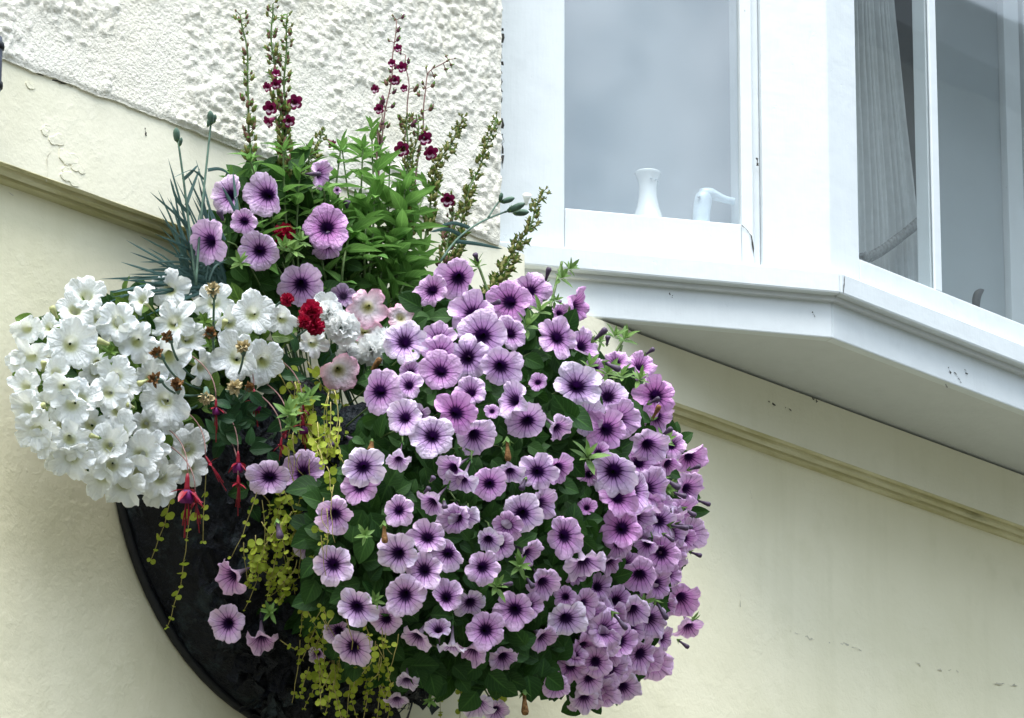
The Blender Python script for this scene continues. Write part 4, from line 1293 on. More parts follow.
pw_ = empty('petunia_plant', at(140, 400, .05), 'dense white petunias with yellow green throats spilling over the left end of the basket', 'petunia', 'petunias in the basket')
FWh = Flowers(pw_, SET_W, d_white, lambda b: np.array([-.72 + RNG.normal(0, .03), -.03, 4.17]))
WH = [(71, 344, 48, 0, 0), (25, 328, 36, -.3, 0), (30, 357, 40, -.2, -.1), (86, 292, 38, 0, .4), (75, 308, 38, 0, .4, .02), (98, 319, 30, .1, .2, .02), (48, 326, 28, -.2, .2, .02), (97, 362, 26, 0, 0, .02), (24, 386, 32, -.3, -.1),
      (63, 386, 36, 0, 0), (118, 321, 40, .1, .3), (15, 362, 26, -.5, -.1, .01), (56, 372, 28, 0, .1, .02), (169, 289, 39, 0, .2), (140, 297, 30, -.3, .3), (198, 284, 34, -.1, .3), (214, 302, 38, 0, .2, .01), (252, 313, 46, 0, 0),
      (230, 322, 36, 0, .1, .01), (283, 318, 32, .35, 0), (174, 322, 43, 0, .05), (137, 342, 43, 0, 0), (118, 331, 36, -.1, .2, .02), (188, 338, 38, .1, 0), (167, 359, 43, .05, -.3, .01), (238, 356, 46, -.05, 0), (264, 362, 42, .2, -.1, .02),
      (204, 367, 32, .6, -.2), (116, 376, 36, 0, 0), (124, 385, 34, 0, 0, .015), (72, 404, 46, 0, 0), (80, 399, 40, .1, .1, .02), (25, 409, 32, -.35, -.1), (36, 430, 40, -.2, -.1), (108, 392, 36, 0, .1), (116, 411, 36, 0, 0, .01),
      (62, 425, 34, 0, -.1, .02), (70, 440, 42, 0, -.1), (72, 458, 42, 0, -.35), (108, 446, 40, 0, 0), (112, 466, 42, 0, -.2), (102, 480, 44, -.1, -.35, .01), (122, 486, 42, 0, -.35, .01), (42, 444, 34, -.25, -.2), (58, 458, 32, -.1, -.3, .01),
      (164, 400, 48, 0, 0), (160, 418, 40, 0, -.3, .02), (120, 432, 42, -.1, .1), (140, 454, 43, 0, -.1), (153, 449, 34, .1, 0), (136, 474, 42, 0, -.2), (160, 478, 46, 0, -.2), (157, 488, 42, .1, -.4, .01), (189, 450, 42, .2, 0),
      (188, 468, 40, .2, -.2, .01), (180, 434, 26, .1, .1, .02), (145, 425, 32, 0, 0, .03), (90, 425, 34, 0, 0, .03), (45, 405, 28, -.1, 0, .03), (48, 360, 30, -.1, 0, .03), (150, 378, 34, 0, 0, .03), (95, 372, 30, 0, 0, .03), (313, 343, 32, .1, -.1, .02),
      (326, 305, 28, 0, .2, .02)]
for r in WH: FWh.put(r[0], r[1], r[2] * 1.03, *r[3:5], back=(r[5] if len(r) > 5 else 0), jitter=.16)
fo = MB()
PW = [(30, 320), (80, 290), (150, 290), (200, 290), (270, 310), (285, 350), (270, 375), (215, 385), (195, 440), (190, 465), (160, 480), (110, 475), (70, 455), (40, 430), (25, 380)]
leafy(fo, PW, 420, d_white, (.03, .06), (14, 24), L_OV, 0, .3, (.1, 1), 1.05)
leafy(fo, [(135 + (x - 135) * .86, 390 + (y - 390) * .9) for x, y in PW], 360, d_white, (.05, .11), (20, 30), L_OV, 1, .3, (0, .6), 1.15)
for (x, y, s_) in ((98, 298, 10), (47, 318, 10), (42, 375, 12), (43, 415, 12), (110, 352, 12), (122, 365, 12), (195, 330, 12), (200, 308, 12), (150, 305, 12), (228, 345, 13), (210, 345, 10), (100, 430, 12), (145, 405, 12), (150, 428, 12), (120, 345, 10), (205, 322, 12), (48, 400, 10)):
    p = at(x, y, d_white(x, y) + .006); shoot(fo, p, facing(random.uniform(-.4, .4), .5), metres(s_, p), 0, 9)
fo.build('foliage', [M['wleaf'], M['leaf']], pw_)
st_ = MB(); FWh.stems(st_); st_.build('stems', M['stem'], pw_)
for (x, y, dx, dy, ln, wd) in ((58, 320, -.4, .9, 16, 7), (112, 345, -.9, .3, 18, 8), (43, 372, .1, .9, 12, 7), (190, 314, -.5, -.1, 12, 7), (148, 380, -.7, -.3, 12, 7), (47, 410, -.2, .3, 10, 6), (222, 330, .3, .8, 12, 7), (100, 438, -.7, .2, 12, 6), (135, 408, -.6, .3, 10, 6)):
    bud(pw_, M['wbud'], x, y, dx, dy, ln, wd, d_white(x, y) + .01)

# ------------------------------------------------------------------ pink petunia
def d_pink(x, y): return .24


pk_ = empty('petunia_plant', at(350, 360, .14), 'pale pink petunias with rosy rims around the white double blooms', 'petunia', 'petunias in the basket')
FK = Flowers(pk_, SET_K, d_pink, lambda b: np.array([-.42, -.12, 4.15]))
for r in ((367, 308, 40, -.1, -.05), (364, 331, 32, -.05, .1, .02), (339, 371, 42, .1, -.1), (401, 317, 27, .1, .3)):
    FK.put(*r[:5], back=(r[5] if len(r) > 5 else 0))
fo = MB()
leafy(fo, [(330, 300), (400, 300), (410, 340), (390, 390), (350, 390), (330, 350)], 60, d_pink, (.03, .08), (16, 26), L_OV, 0, .3, (0, .7), 1.1)
fo.build('foliage', M['leaf'], pk_)
st_ = MB(); FK.stems(st_); st_.build('stems', M['stem'], pk_)
bud(pk_, M['dead'], 366, 378, .6, .8, 26, 7, .26, 'withered_flower')

# ------------------------------------------------------------------ double carnations
def double_head(root, mat, x, y, dia, depth, n=42, name='flower', rough=1.0):
    p = at(x, y, depth); r = metres(dia, p) / 2
    mb = MB()
    axis = facing(random.uniform(-.2, .2), random.uniform(0, .3))
    B = basis(axis)
    T = leaf_template(4, .5, lambda t: .15 + .85 * t ** .7 if t < .9 else .8, -.2, -.1)
    for k in range(n):
        q = (k + .5) / n
        el = math.acos(1 - 1.25 * q); a = k * 2.39996
        d = axis * math.cos(el) + (B[:, 0] * math.cos(a) + B[:, 1] * math.sin(a)) * math.sin(el)
        s = r * random.uniform(.8, 1.05)
        V, Fq, UV = T
        Bd = frame_dir(d, axis + RNG.normal(0, .35, 3))
        Q = V.copy(); Q[:, 2] += .12 * np.sin(V[:, 0] * 16 + k) * V[:, 1] ** 2 * rough
        Q = Q * np.array([s * .85, s, s])
        mb.add(p - axis * r * .35 + Q @ Bd.T, Fq, 0, UV, random.random())
    return mb.build(name, mat, root), p


cw_ = empty('carnation_plant', at(360, 345, .15), 'white double carnations between the pink petunias in the middle of the basket', 'carnation')
st_ = MB()
for (x, y, dia) in ((341, 327, 36), (371, 349, 34), (385, 339, 30), (329, 311, 26), (347, 352, 26)):
    o, p = double_head(cw_, M['double'], x, y, dia, .25 if dia > 28 else .235)
    st_.tube(bez(p, p + np.array([0, .04, -.03]), (-.42, -.12, 4.13), 7), .0018, 6)
st_.build('stems', M['bluestem'], cw_)
cr_ = empty('carnation_plant', at(310, 320, .15), 'crimson double carnations tucked beside the upper purple petunias', 'carnation')
st_ = MB()
for (x, y, dia) in ((311, 311, 24), (314, 326, 21), (284, 234, 24), (287, 299, 14), (304, 321, 15)):
    o, p = double_head(cr_, M['crimson'], x, y, dia, .262 if y > 280 else .155, 26, 'flower', 1.4)
    st_.tube(bez(p + np.array([0, .01, 0]), p + np.array([0, .11, .0]), (-.48, -.10, 4.13), 7), .0018, 6)
st_.build('stems', M['bluestem'], cr_)

# ------------------------------------------------------------------ grass-leaved pinks with seed heads
dl_ = empty('pink_plant', at(210, 285, .07), 'tuft of blue green grassy blades with two budded stems above the white petunias', 'garden pink', 'grassy leaved pinks')
bl_ = MB()


def blade(mb, pts, wpx, depth, mi=0):
    n = 9
    q = resample([at(x, y, depth + dd) for x, y, dd in pts], n)
    m1 = metres(1, q[0])
    T = np.gradient(q, axis=0)
    tw = random.uniform(-.6, .6)
    V, UV = [], []
    for i in range(n):
        s_ = np.cross(T[i], FW + RT * tw); s_ /= np.linalg.norm(s_)
        nn = np.cross(s_, T[i]); nn /= np.linalg.norm(nn)
        w = wpx * m1 * .5 * (math.sin(math.pi * (.12 + .88 * (1 - i / (n - 1)) * .5 + .0)) if i < n - 1 else .04)
        for u in (-1, 0, 1):
            V.append(q[i] + s_ * u * w + nn * abs(u) * w * .35); UV.append((.5 + u * .5, i / (n - 1)))
    mb.add(V, [(i * 3 + j, i * 3 + j + 1, i * 3 + j + 4, i * 3 + j + 3) for i in range(n - 1) for j in range(2)], mi, UV, random.random())


tips = [(150, 192), (158, 206), (168, 158), (176, 180), (186, 172), (192, 196), (170, 198), (130, 252), (121, 262), (126, 240), (206, 186), (198, 178), (140, 236), (163, 222), (175, 216), (200, 210), (214, 236), (155, 234), (182, 204), (118, 281), (100, 279), (108, 291),
        (112, 297), (98, 306), (140, 262), (186, 226), (194, 232), (208, 226), (224, 262), (168, 240), (148, 248), (178, 236), (132, 276), (230, 250), (158, 190), (196, 160)]
for (tx, ty) in tips + [(x + random.uniform(-14, 14), y + random.uniform(8, 40)) for x, y in tips]:
    bx, by = random.uniform(185, 232), random.uniform(272, 300)
    mx, my = (bx + tx) / 2 + (bx - tx) * .1, (by + ty) / 2 + random.uniform(-12, 2)
    blade(bl_, [(bx, by, 0), (mx, my, .01), (tx, ty, random.uniform(-.02, .03))], random.uniform(2.2, 3.6), .09)
for pts in ([(190, 215, 0), (176, 200, .0), (170, 178, 0)], [(186, 205, 0), (195, 180, 0), (200, 168, 0)], [(183, 180, 0), (192, 172, .01), (198, 165, .01)], [(208, 170, 0), (220, 168, .0), (230, 174, 0)], [(204, 180, 0), (192, 168, .01), (172, 178, .02)],
            [(238, 215, .02), (235, 190, .02), (233, 172, .02)], [(236, 212, .02), (230, 200, .02), (222, 186, .02)], [(225, 240, .03), (215, 220, .03), (206, 200, .03)]):
    blade(bl_, pts, 3.6, .11)
bl_.build('blades', M['blade'], dl_)
st_ = MB()


def stem_line(mb, pts, depth, wpx, mi=0, n=14):
    q = resample([at(x, y, depth) for x, y in pts], n)
    mb.tube(q, np.linspace(1.0, .7, n) * metres(wpx, q[0]) * .5, 6, mi)
    return q


stem_line(st_, [(196, 285), (190, 235), (185, 190), (178, 140)], .11, 3)
st_.build('stem', M['bluestem'], dl_); st_ = MB()
stem_line(st_, [(196, 285), (200, 225), (206, 170), (211, 122)], .12, 3)
st_.build('stem', M['bluestem'], dl_)
for (x, y) in ((177, 141), (211, 124)):
    bud(dl_, M['bluestem'], x, y, -.05, 1, 14, 7, .115 + (.008 if x > 200 else 0))
for (x, y) in ((208, 126), (180, 145), (214, 122)):
    bud(dl_, M['bluestem'], x, y, .2, 1, 8, 4, .12)

# spent heads on stems leaning out over the white petunias
dh_ = empty('pink_plant', at(230, 385, .12), 'withered brown flower heads on grey green stems among the white petunias', 'garden pink', 'grassy leaved pinks')
st_ = MB()
for (x, y, dx, dy, w_, pale) in ((212, 285, -.1, .8, 17, 1), (166, 334, -.3, .5, 13, 0), (154, 351, -.6, .5, 14, 0), (151, 378, -.6, .2, 15, 0), (176, 381, -.1, .7, 16, 0), (209, 330, -.2, .5, 14, 0), (243, 343, 0, .7, 16, 1), (207, 402, .1, -.9, 17, 1),
                                 (234, 385, 0, .3, 18, 1), (250, 386, .2, .2, 12, 0)):
    dpt = d_white(x, y) + .035
    p = at(x, y, dpt); m1 = metres(1, p)
    mb = MB()
    axis = RT * dx + UP * dy - FW * .6; axis /= np.linalg.norm(axis)
    B = basis(axis)
    for k in range(46):
        q = (k + .5) / 46; el = math.acos(1 - 1.2 * q); a = k * 2.4
        d = axis * math.cos(el) + (B[:, 0] * math.cos(a) + B[:, 1] * math.sin(a)) * math.sin(el)
        put_leaf(mb, L_NARROW, p - axis * m1 * w_ * .35 + RNG.normal(0, .0008, 3), d + RNG.normal(0, .25, 3), RNG.normal(0, 1, 3), m1 * w_ * random.uniform(.4, .6), random.random(), 0, 2.2)
    o = mb.build('withered_flower', M['deadpale'] if pale else M['dead'], dh_)
    mb = MB()
    b0 = p - axis * m1 * w_ * .75
    mb.tube([b0 - axis * m1 * 5, b0, p - axis * m1 * w_ * .2], np.array([1.6, 3.4, 3.8]) * m1, 8)
    mb.build('calyx', M['bluestem'], o)
    st_.tube(bez(b0 - axis * m1 * 3, b0 - axis * .04 + np.array([.01, .02, -.02]), at(215, 392, .10), 9), m1 * 1.2, 6)
st_.build('stems', M['bluestem'], dh_)

dr_ = empty('pink_plant', at(460, 245, .12), 'blue green stem with swelling buds leaning right toward the white window sill', 'garden pink', 'grassy leaved pinks')
st_ = MB()
stem_line(st_, [(440, 262), (455, 240), (470, 228), (488, 218), (508, 211), (522, 205)], .16, 2.6)
stem_line(st_, [(488, 218), (494, 208), (500, 200)], .16, 2.2, 0, 8)
stem_line(st_, [(505, 212), (515, 208), (524, 204)], .165, 2.2, 0, 8)
st_.build('stems', M['bluestem'], dr_)
st_ = MB()
for pts in ([(455, 241, 0), (480, 244, .01), (503, 249, .01)], [(470, 228, 0), (455, 222, 0), (440, 226, .01)], [(462, 236, 0), (448, 228, 0), (430, 232, 0)]):
    blade(st_, pts, 4, .16)
st_.build('blades', M['blade'], dr_)
for (x, y, dx, dy, ln, wd) in ((500, 201, .2, .9, 9, 4.5), (502, 202, .95, .3, 14, 6), (508, 211, .8, .35, 20, 7), (514, 213, .9, .05, 16, 7)):
    bud(dr_, M['bluestem'], x, y, dx, dy, ln, wd, .165)
bud(dr_, M['double'], 526, 205, .1, .9, 12, 10, .17, 'opening_bud', False)

# ------------------------------------------------------------------ penstemons
bell = MB()
prof = [(0, .10, -1.5), (.3, .18, -1.2), (.55, .34, -.7), (.7, .40, -.3), (.8, .42, -.08), (.9, .62, .04), (1, .92, .02)]
NA = 30
V, UVb, Fb, mib = [], [], [], []
for i, (s_, r, z) in enumerate(prof):
    for k in range(NA):
        a = 2 * math.pi * k / NA
        lb = abs(math.sin(2.5 * a))
        f = max(0, (s_ - .75) / .25)
        V.append((r * math.cos(a) * (1 - .3 * f * (1 - lb ** .6)), r * math.sin(a) * (1 - .3 * f * (1 - lb ** .6)), z + .08 * f * math.sin(3 * a)))
        UVb.append((k / NA, s_))
for i in range(len(prof) - 1):
    for k in range(NA):
        Fb.append((i * NA + k, i * NA + (k + 1) % NA, (i + 1) * NA + (k + 1) % NA, (i + 1) * NA + k))
bell.add(V, Fb, 0, UVb)
# pale lip inside the mouth (lower half)
V = []
for i, (r, z) in enumerate(((.36, -.25), (.415, -.055), (.60, .055))):
    for k in range(13):
        a = -math.pi * .85 + math.pi * .7 * k / 12
        V.append((r * math.cos(a), r * math.sin(a), z + .012))
bell.add(V, [(i * 13 + k, i * 13 + k + 1, (i + 1) * 13 + k + 1, (i + 1) * 13 + k) for i in range(2) for k in range(12)], 1)
BELL = raw_mesh('bell_flower', bell, [M['maroon'], M['lip']])


def bell_flower(root, x, y, dia, nx, ny, depth):
    p = at(x, y, depth); R = metres(dia, p) / 2
    n = facing(nx, ny)
    # keep the pale lip at the lower side of the mouth
    zc = n / np.linalg.norm(n); xc = np.cross(UP, zc); xc /= np.linalg.norm(xc); yc_ = np.cross(zc, xc)
    B = np.stack([xc, yc_, zc], 1)
    o = bpy.data.objects.new('flower', BELL); COL.objects.link(o); o.parent = root
    loc = p - np.array(root.location)
    o.matrix_basis = Matrix(((*(B[0] * R), loc[0]), (*(B[1] * R), loc[1]), (*(B[2] * R), loc[2]), (0, 0, 0, 1)))
    cal = bpy.data.objects.new('calyx', CALYX); COL.objects.link(cal); cal.parent = o; cal.location = (0, 0, -.35)
    return p - n * R * 1.5


def spike(root, pts, depth, mats, density, size, stemw=2.4, start=0.0, end=1.0, leafy_=True, pedicel=5):
    """one flower spike: stem, whorls of pods or buds on short stalks, small bracts; mats = stem, pod, pod, bract"""
    q = resample([at(x, y, depth) for x, y in pts], 40)
    m1 = metres(1, q[0])
    tt = np.linspace(0, 1, 40)[:, None]
    q = q + (RT[None] * np.sin(tt * 9 + random.uniform(0, 6)) + RT[None] * .5 * np.sin(tt * 21 + random.uniform(0, 6))) * m1 * 2.2 * (1 - tt)
    mb = MB()
    mb.tube(q, np.linspace(.6, 1.1, 40) * stemw * m1 * .5, 6, 0)
    L = np.linalg.norm(np.diff(q, axis=0), axis=1).sum() / m1
    nw = int(L * density * (end - start))
    for k in range(nw):
        t = start + (end - start) * (k + random.uniform(-.3, .3)) / nw
        t = min(.99, max(0, t))
        i = int(t * 38); c = q[i]
        ax = q[max(0, i - 1)] - q[i + 1]; ax /= np.linalg.norm(ax)
        B = basis(ax)
        a0 = random.uniform(0, 6.28)
        for j in range(random.choice((1, 2, 2, 3))):
            a = a0 + j * 2.3 + random.uniform(-.3, .3)
            u = B[:, 0] * math.cos(a) + B[:, 1] * math.sin(a)
            sc = (.5 + .45 * min(1, t * 1.6)) * size * random.uniform(.6, 1.25)
            d = u * .9 + ax * random.uniform(.1, .7); d /= np.linalg.norm(d)
            e = c + d * m1 * pedicel * random.uniform(.6, 1.3)
            mb.tube([c, (c + e) / 2 + ax * m1 * .6, e], .45 * m1, 4, 0)
            up_ = d * .5 + ax * .8; up_ /= np.linalg.norm(up_)
            mi = 1 if random.random() < .62 else 2
            mb.tube([e - up_ * sc * m1 * .3, e, e + up_ * sc * m1 * .45, e + up_ * sc * m1 * .85, e + up_ * sc * m1 * 1.15], np.array([.16, .36, .36, .2, .05]) * sc * m1, 7, mi, random.random())
            for b_ in range(3):
                aa = a + b_ * 2.1
                w_ = basis(up_)
                uu = w_[:, 0] * math.cos(aa) + w_[:, 1] * math.sin(aa)
                put_leaf(mb, L_NARROW, e, up_ + uu * .8, -uu, sc * m1 * 1.15, random.random(), 3, 1.5)
        if leafy_ and random.random() < .55:
            a = random.uniform(0, 6.28); u = B[:, 0] * math.cos(a) + B[:, 1] * math.sin(a)
            put_leaf(mb, L_NARROW, c, u + ax * .2 - UP * .2, ax, m1 * random.uniform(5, 9), random.random(), 3, 1.4)
    return mb.build('flower_spike', mats, root)


GREENISH = [M['stem'], M['pod'], M['podbrown'], M['lance']]
BROWNISH = [M['redstem'], M['podpurple'], M['podbrown'], M['lance']]
OLIVE = [M['stem'], M['pod'], M['pod'], M['wleaf']]
ps_ = empty('penstemon_plant', at(275, 210, .10), 'penstemon with three tall seed spikes and maroon bells, left of the leafy clump', 'penstemon', 'penstemons at the back of the basket')
spike(ps_, [(243, 15), (246, 60), (248, 110), (253, 165), (258, 215)], .10, GREENISH, .15, 7.5, 2.6)
spike(ps_, [(270, 4), (274, 50), (279, 100), (283, 150), (284, 200)], .105, GREENISH, .15, 7.5, 2.6)
spike(ps_, [(286, 14), (284, 60), (287, 110), (285, 160), (284, 210)], .11, GREENISH, .16, 7.5, 2.8)
spike(ps_, [(326, 130), (318, 145), (306, 162), (298, 200)], .12, OLIVE, .16, 6.5, 2)
for (x, y, dia, nx, ny) in ((267, 87, 12, -.6, -.2), (276, 84, 13, .2, -.2), (276, 73, 10, 0, .2), (270, 108, 17, -.2, -.25), (295, 102, 18, .25, -.15), (268, 122, 15, -.7, -.45), (289, 121, 15, .2, -.3), (332, 144, 11, .6, -.6)):
    bell_flower(ps_, x, y, dia, nx, ny, .125)
pr_ = empty('penstemon_plant', at(400, 230, .12), 'bushy green penstemon with several slender spikes and maroon bells next to the white window', 'penstemon', 'penstemons at the back of the basket')
spike(pr_, [(398, 20), (392, 60), (387, 100), (381, 150), (376, 205)], .13, BROWNISH, .07, 7, 1.8, 0, .75, False, 6)
spike(pr_, [(408, 55), (407, 90), (406, 130), (404, 190)], .13, BROWNISH, .06, 6.5, 1.8, 0, .7, False, 6)
spike(pr_, [(446, 60), (430, 72), (425, 95), (422, 130), (414, 190)], .13, [M['redstem'], M['podbrown'], M['pod'], M['lance']], .08, 6.5, 1.8, 0, .7, False, 6)
spike(pr_, [(408, 118), (409, 160), (406, 210), (402, 260), (394, 310), (385, 340)], .15, OLIVE, .30, 6.5, 2.8, 0, .8)
spike(pr_, [(417, 120), (413, 160), (410, 200), (405, 250)], .14, GREENISH, .2, 6.0, 2)
spike(pr_, [(463, 118), (453, 138), (439, 160), (433, 190), (425, 240)], .13, OLIVE, .26, 6.5, 2.2)
spike(pr_, [(497, 118), (484, 150), (471, 185), (463, 215), (458, 248), (442, 285)], .14, OLIVE, .26, 6.5, 2.4)
spike(pr_, [(544, 192), (529, 224), (515, 250), (496, 285), (472, 312)], .16, OLIVE, .26, 7, 2.4)
spike(pr_, [(447, 196), (452, 215), (449, 240), (440, 275)], .14, GREENISH, .22, 6.5, 2.0)
spike(pr_, [(380, 112), (379, 140), (372, 180)], .135, BROWNISH, .1, 6, 1.8, 0, .5, False)
for (x, y, dia, nx, ny) in ((392, 63, 10, -.4, 0), (402, 67, 13, .4, -.1), (398, 48, 10, .3, 0), (395, 80, 12, .2, -.2), (375, 89, 11, -.5, -.1), (379, 109, 12, -.2, -.2), (402, 149, 18, -.1, -.2), (425, 138, 17, .1, -.1), (431, 153, 18, .4, -.4), (448, 200, 17, .1, -.3), (404, 88, 9, .3, 0)):
    bell_flower(pr_, x, y, dia, nx, ny, .15)
# leafy stems
for root, lines_, dep in ((pr_, [((345, 310), (350, 240), (346, 155)), ((365, 310), (372, 230), (368, 150)), ((330, 300), (318, 235), (308, 172)), ((350, 310), (340, 250), (328, 190)), ((375, 310), (388, 240), (392, 172)), ((385, 315), (412, 250), (425, 195)),
                                 ((370, 320), (384, 270), (400, 220)), ((340, 310), (345, 270), (352, 210)), ((360, 320), (362, 270), (372, 195)), ((380, 330), (402, 290), (425, 275)), ((330, 310), (322, 275), (312, 225)),
                                 ((380, 310), (398, 240), (412, 190)), ((385, 310), (405, 260), (410, 235)), ((350, 315), (368, 285), (385, 265)), ((370, 320), (400, 300), (415, 300)), ((340, 300), (335, 230), (336, 165)), ((360, 300), (360, 230), (357, 168)), ((370, 300), (378, 230), (379, 165)), ((380, 300), (402, 240), (408, 205)), ((330, 300), (325, 250), (324, 205)), ((355, 300), (340, 255), (334, 225)), ((385, 310), (395, 270), (398, 240)), ((365, 300), (368, 250), (362, 215))], .14),
                          (ps_, [((300, 300), (270, 220), (250, 160)), ((300, 300), (285, 220), (283, 150)), ((290, 290), (245, 230), (232, 178)), ((300, 300), (296, 230), (300, 170)), ((305, 300), (312, 250), (318, 200)), ((290, 290), (262, 240), (262, 190)), ((300, 300), (280, 260), (272, 215))], .115)):
    lf = MB(); sm = MB()
    for a, b, c in lines_:
        if root is pr_: b, c = (b[0] + random.uniform(-4, 4), b[1] - 6), (c[0] + random.uniform(-6, 6), c[1] - random.uniform(2, 24))
        q = resample([at(*a, dep), at(*b, dep + random.uniform(-.03, .05)), at(*c, dep + random.uniform(-.03, .04))], 12)
        m1 = metres(1, q[0])
        sm.tube(q, np.linspace(1.5, .8, 12) * m1, 6)
        a0 = random.uniform(0, 3.14)
        for i in range(1, 12):
            ax = q[i] - q[i - 1]; ax /= np.linalg.norm(ax)
            B = basis(ax)
            if random.random() < (.5 if i < 4 else .15): continue
            for s_ in (0, math.pi):
                a_ = a0 + i * 1.35 + s_
                u = B[:, 0] * math.cos(a_) + B[:, 1] * math.sin(a_)
                k = .55 + .45 * math.sin(math.pi * min(1, i / 11 * .9 + .1))
                if not clear_of_flowers(q[i] + u * m1 * 8, q[i] + u * m1 * 34): continue
                put_leaf(lf, L_LANCE, q[i] + RNG.normal(0, .002, 3), u * .9 + ax * random.uniform(.15, .75), ax + u * -.2 + np.array([0, 0, .5]), m1 * random.uniform(26, 44) * k, random.uniform(.2, 1) * (.45 + .06 * i), 0, random.uniform(.85, 1.35))
        shoot(lf, q[-1], ax, m1 * 18, 0, 6)
    lf.build('foliage', M['lance'], root)
    sm.build('stems', M['stem'], root)

# ------------------------------------------------------------------ golden creeping plant
cj_ = empty('creeping_plant', at(310, 400, .1), 'golden creeper with round yellow green leaves trailing in strings down the dark basket', 'creeper')
ROUND_MB = {}


def strand(root, pts, depth, leafpx, gap, name='trailing_stem', wpx=1.2):
    P3 = [at(x, y, depth(x, y) if callable(depth) else depth) for x, y in pts]
    L = sum(math.dist(pts[i], pts[i + 1]) for i in range(len(pts) - 1))
    n = max(6, int(L / gap))
    q = resample(P3, n + 1)
    m1 = metres(1, q[0])
    q[1:-1] += RNG.normal(0, .0009, (n - 1, 3))
    mb = MB()
    mb.tube(q, np.linspace(1, .7, n + 1) * wpx * m1 * .42, 5, 1)
    for i in range(1, n + 1):
        ax = q[i] - q[i - 1]; ax /= np.linalg.norm(ax)
        t = i / n
        s0 = leafpx * (1 - .5 * t) * random.uniform(.5, 1.3)
        if random.random() < .12: continue
        a = random.choice((0, 1.2)) + random.uniform(-.5, .5)
        u = RT * math.cos(a) - FW * math.sin(a)
        u = u - ax * (u @ ax); u /= np.linalg.norm(u)
        for sgn in (1, -1):
            if random.random() < .1 or not clear_of_flowers(q[i], q[i] + u * sgn * m1 * s0): continue
            put_leaf(mb, L_ROUND, q[i], u * sgn + ax * random.uniform(-.1, .4), facing(random.uniform(-.5, .5), random.uniform(-.1, .7)), m1 * s0 * random.uniform(.8, 1.1), random.random(), 0)
    return mb.build(name, [M['golden'], M['goldstem']], root)


def d_cj(x, y): return d_bask(x, max(y, 440)) + .01 + .05 * max(0.0, min(1.0, (x - 300) / 60))


for pts in ([(172, 488), (168, 512), (162, 535), (151, 560)], [(192, 505), (186, 545), (180, 590), (167, 627)], [(206, 470), (204, 505), (203, 542)], [(258, 488), (246, 530), (231, 558)], [(262, 500), (266, 545), (256, 585), (244, 610)],
            [(280, 500), (276, 560), (266, 606)], [(300, 640), (297, 675), (292, 703)], [(326, 655), (316, 685), (304, 709)], [(338, 645), (337, 680), (338, 704)], [(352, 655), (350, 690), (347, 716)], [(380, 640), (379, 690), (377, 730)], [(366, 650), (368, 690), (362, 730)],
            [(303, 585), (302, 615), (300, 635)], [(392, 645), (389, 690), (388, 730)], [(437, 672), (440, 700), (441, 730)], [(462, 672), (461, 700), (460, 730)], [(345, 650), (365, 678), (388, 688)], [(280, 640), (300, 655), (322, 640)], [(500, 690), (501, 730)], [(330, 600), (310, 640), (302, 660)]):
    strand(cj_, pts, d_cj, 9, 11)
for k in range(30):
    x, y = sample([(248, 495), (312, 500), (310, 540), (285, 600), (262, 600), (240, 560)])
    h_ = random.uniform(8, 24)
    o_ = random.uniform(-.03, .02)
    strand(cj_, [(x + random.uniform(-14, 18), y - h_), (x, y), (x + random.uniform(-16, 8), y + h_)], lambda a, b: d_cj(a, b) + o_, 8.5, 8)
for k in range(14):
    x, y = sample([(296, 350), (330, 385), (352, 395), (360, 430), (350, 455), (318, 450), (300, 425), (285, 380)])
    strand(cj_, [(x - 12, y - 20), (x, y), (x + 14, y + 20)], lambda a, b: .215 + random.uniform(-.02, .02), 13, 10)
for poly, n_ in (([(290, 440), (325, 440), (340, 520), (300, 600), (272, 600), (278, 500)], 24), ([(300, 600), (345, 610), (398, 650), (392, 715), (330, 700), (296, 680)], 30), ([(288, 385), (318, 392), (340, 415), (340, 440), (310, 470), (288, 430)], 10)):
    for k in range(n_):
        x, y = sample(poly)
        h_ = random.uniform(10, 30); o_ = random.uniform(-.02, .03)
        strand(cj_, [(x + random.uniform(-12, 12), y - h_), (x + random.uniform(-4, 4), y), (x + random.uniform(-12, 12), y + h_)], lambda a, b: max(d_left(a, max(b, 440)), d_cj(a, b)) - .012 + o_, random.uniform(6.5, 10), 9)
for k in range(16):
    x, y = sample([(345, 600), (395, 610), (400, 650), (380, 690), (360, 680), (340, 650)])
    strand(cj_, [(x + 4, y - 18), (x, y), (x - 4, y + 22)], lambda a, b: d_cj(a, b) + random.uniform(-.03, .015), 8, 8)

# ------------------------------------------------------------------ fuchsia
fu_ = empty('fuchsia_plant', at(240, 430, .1), 'fuchsia with drooping red and purple flowers hanging before the dark basket', 'fuchsia')


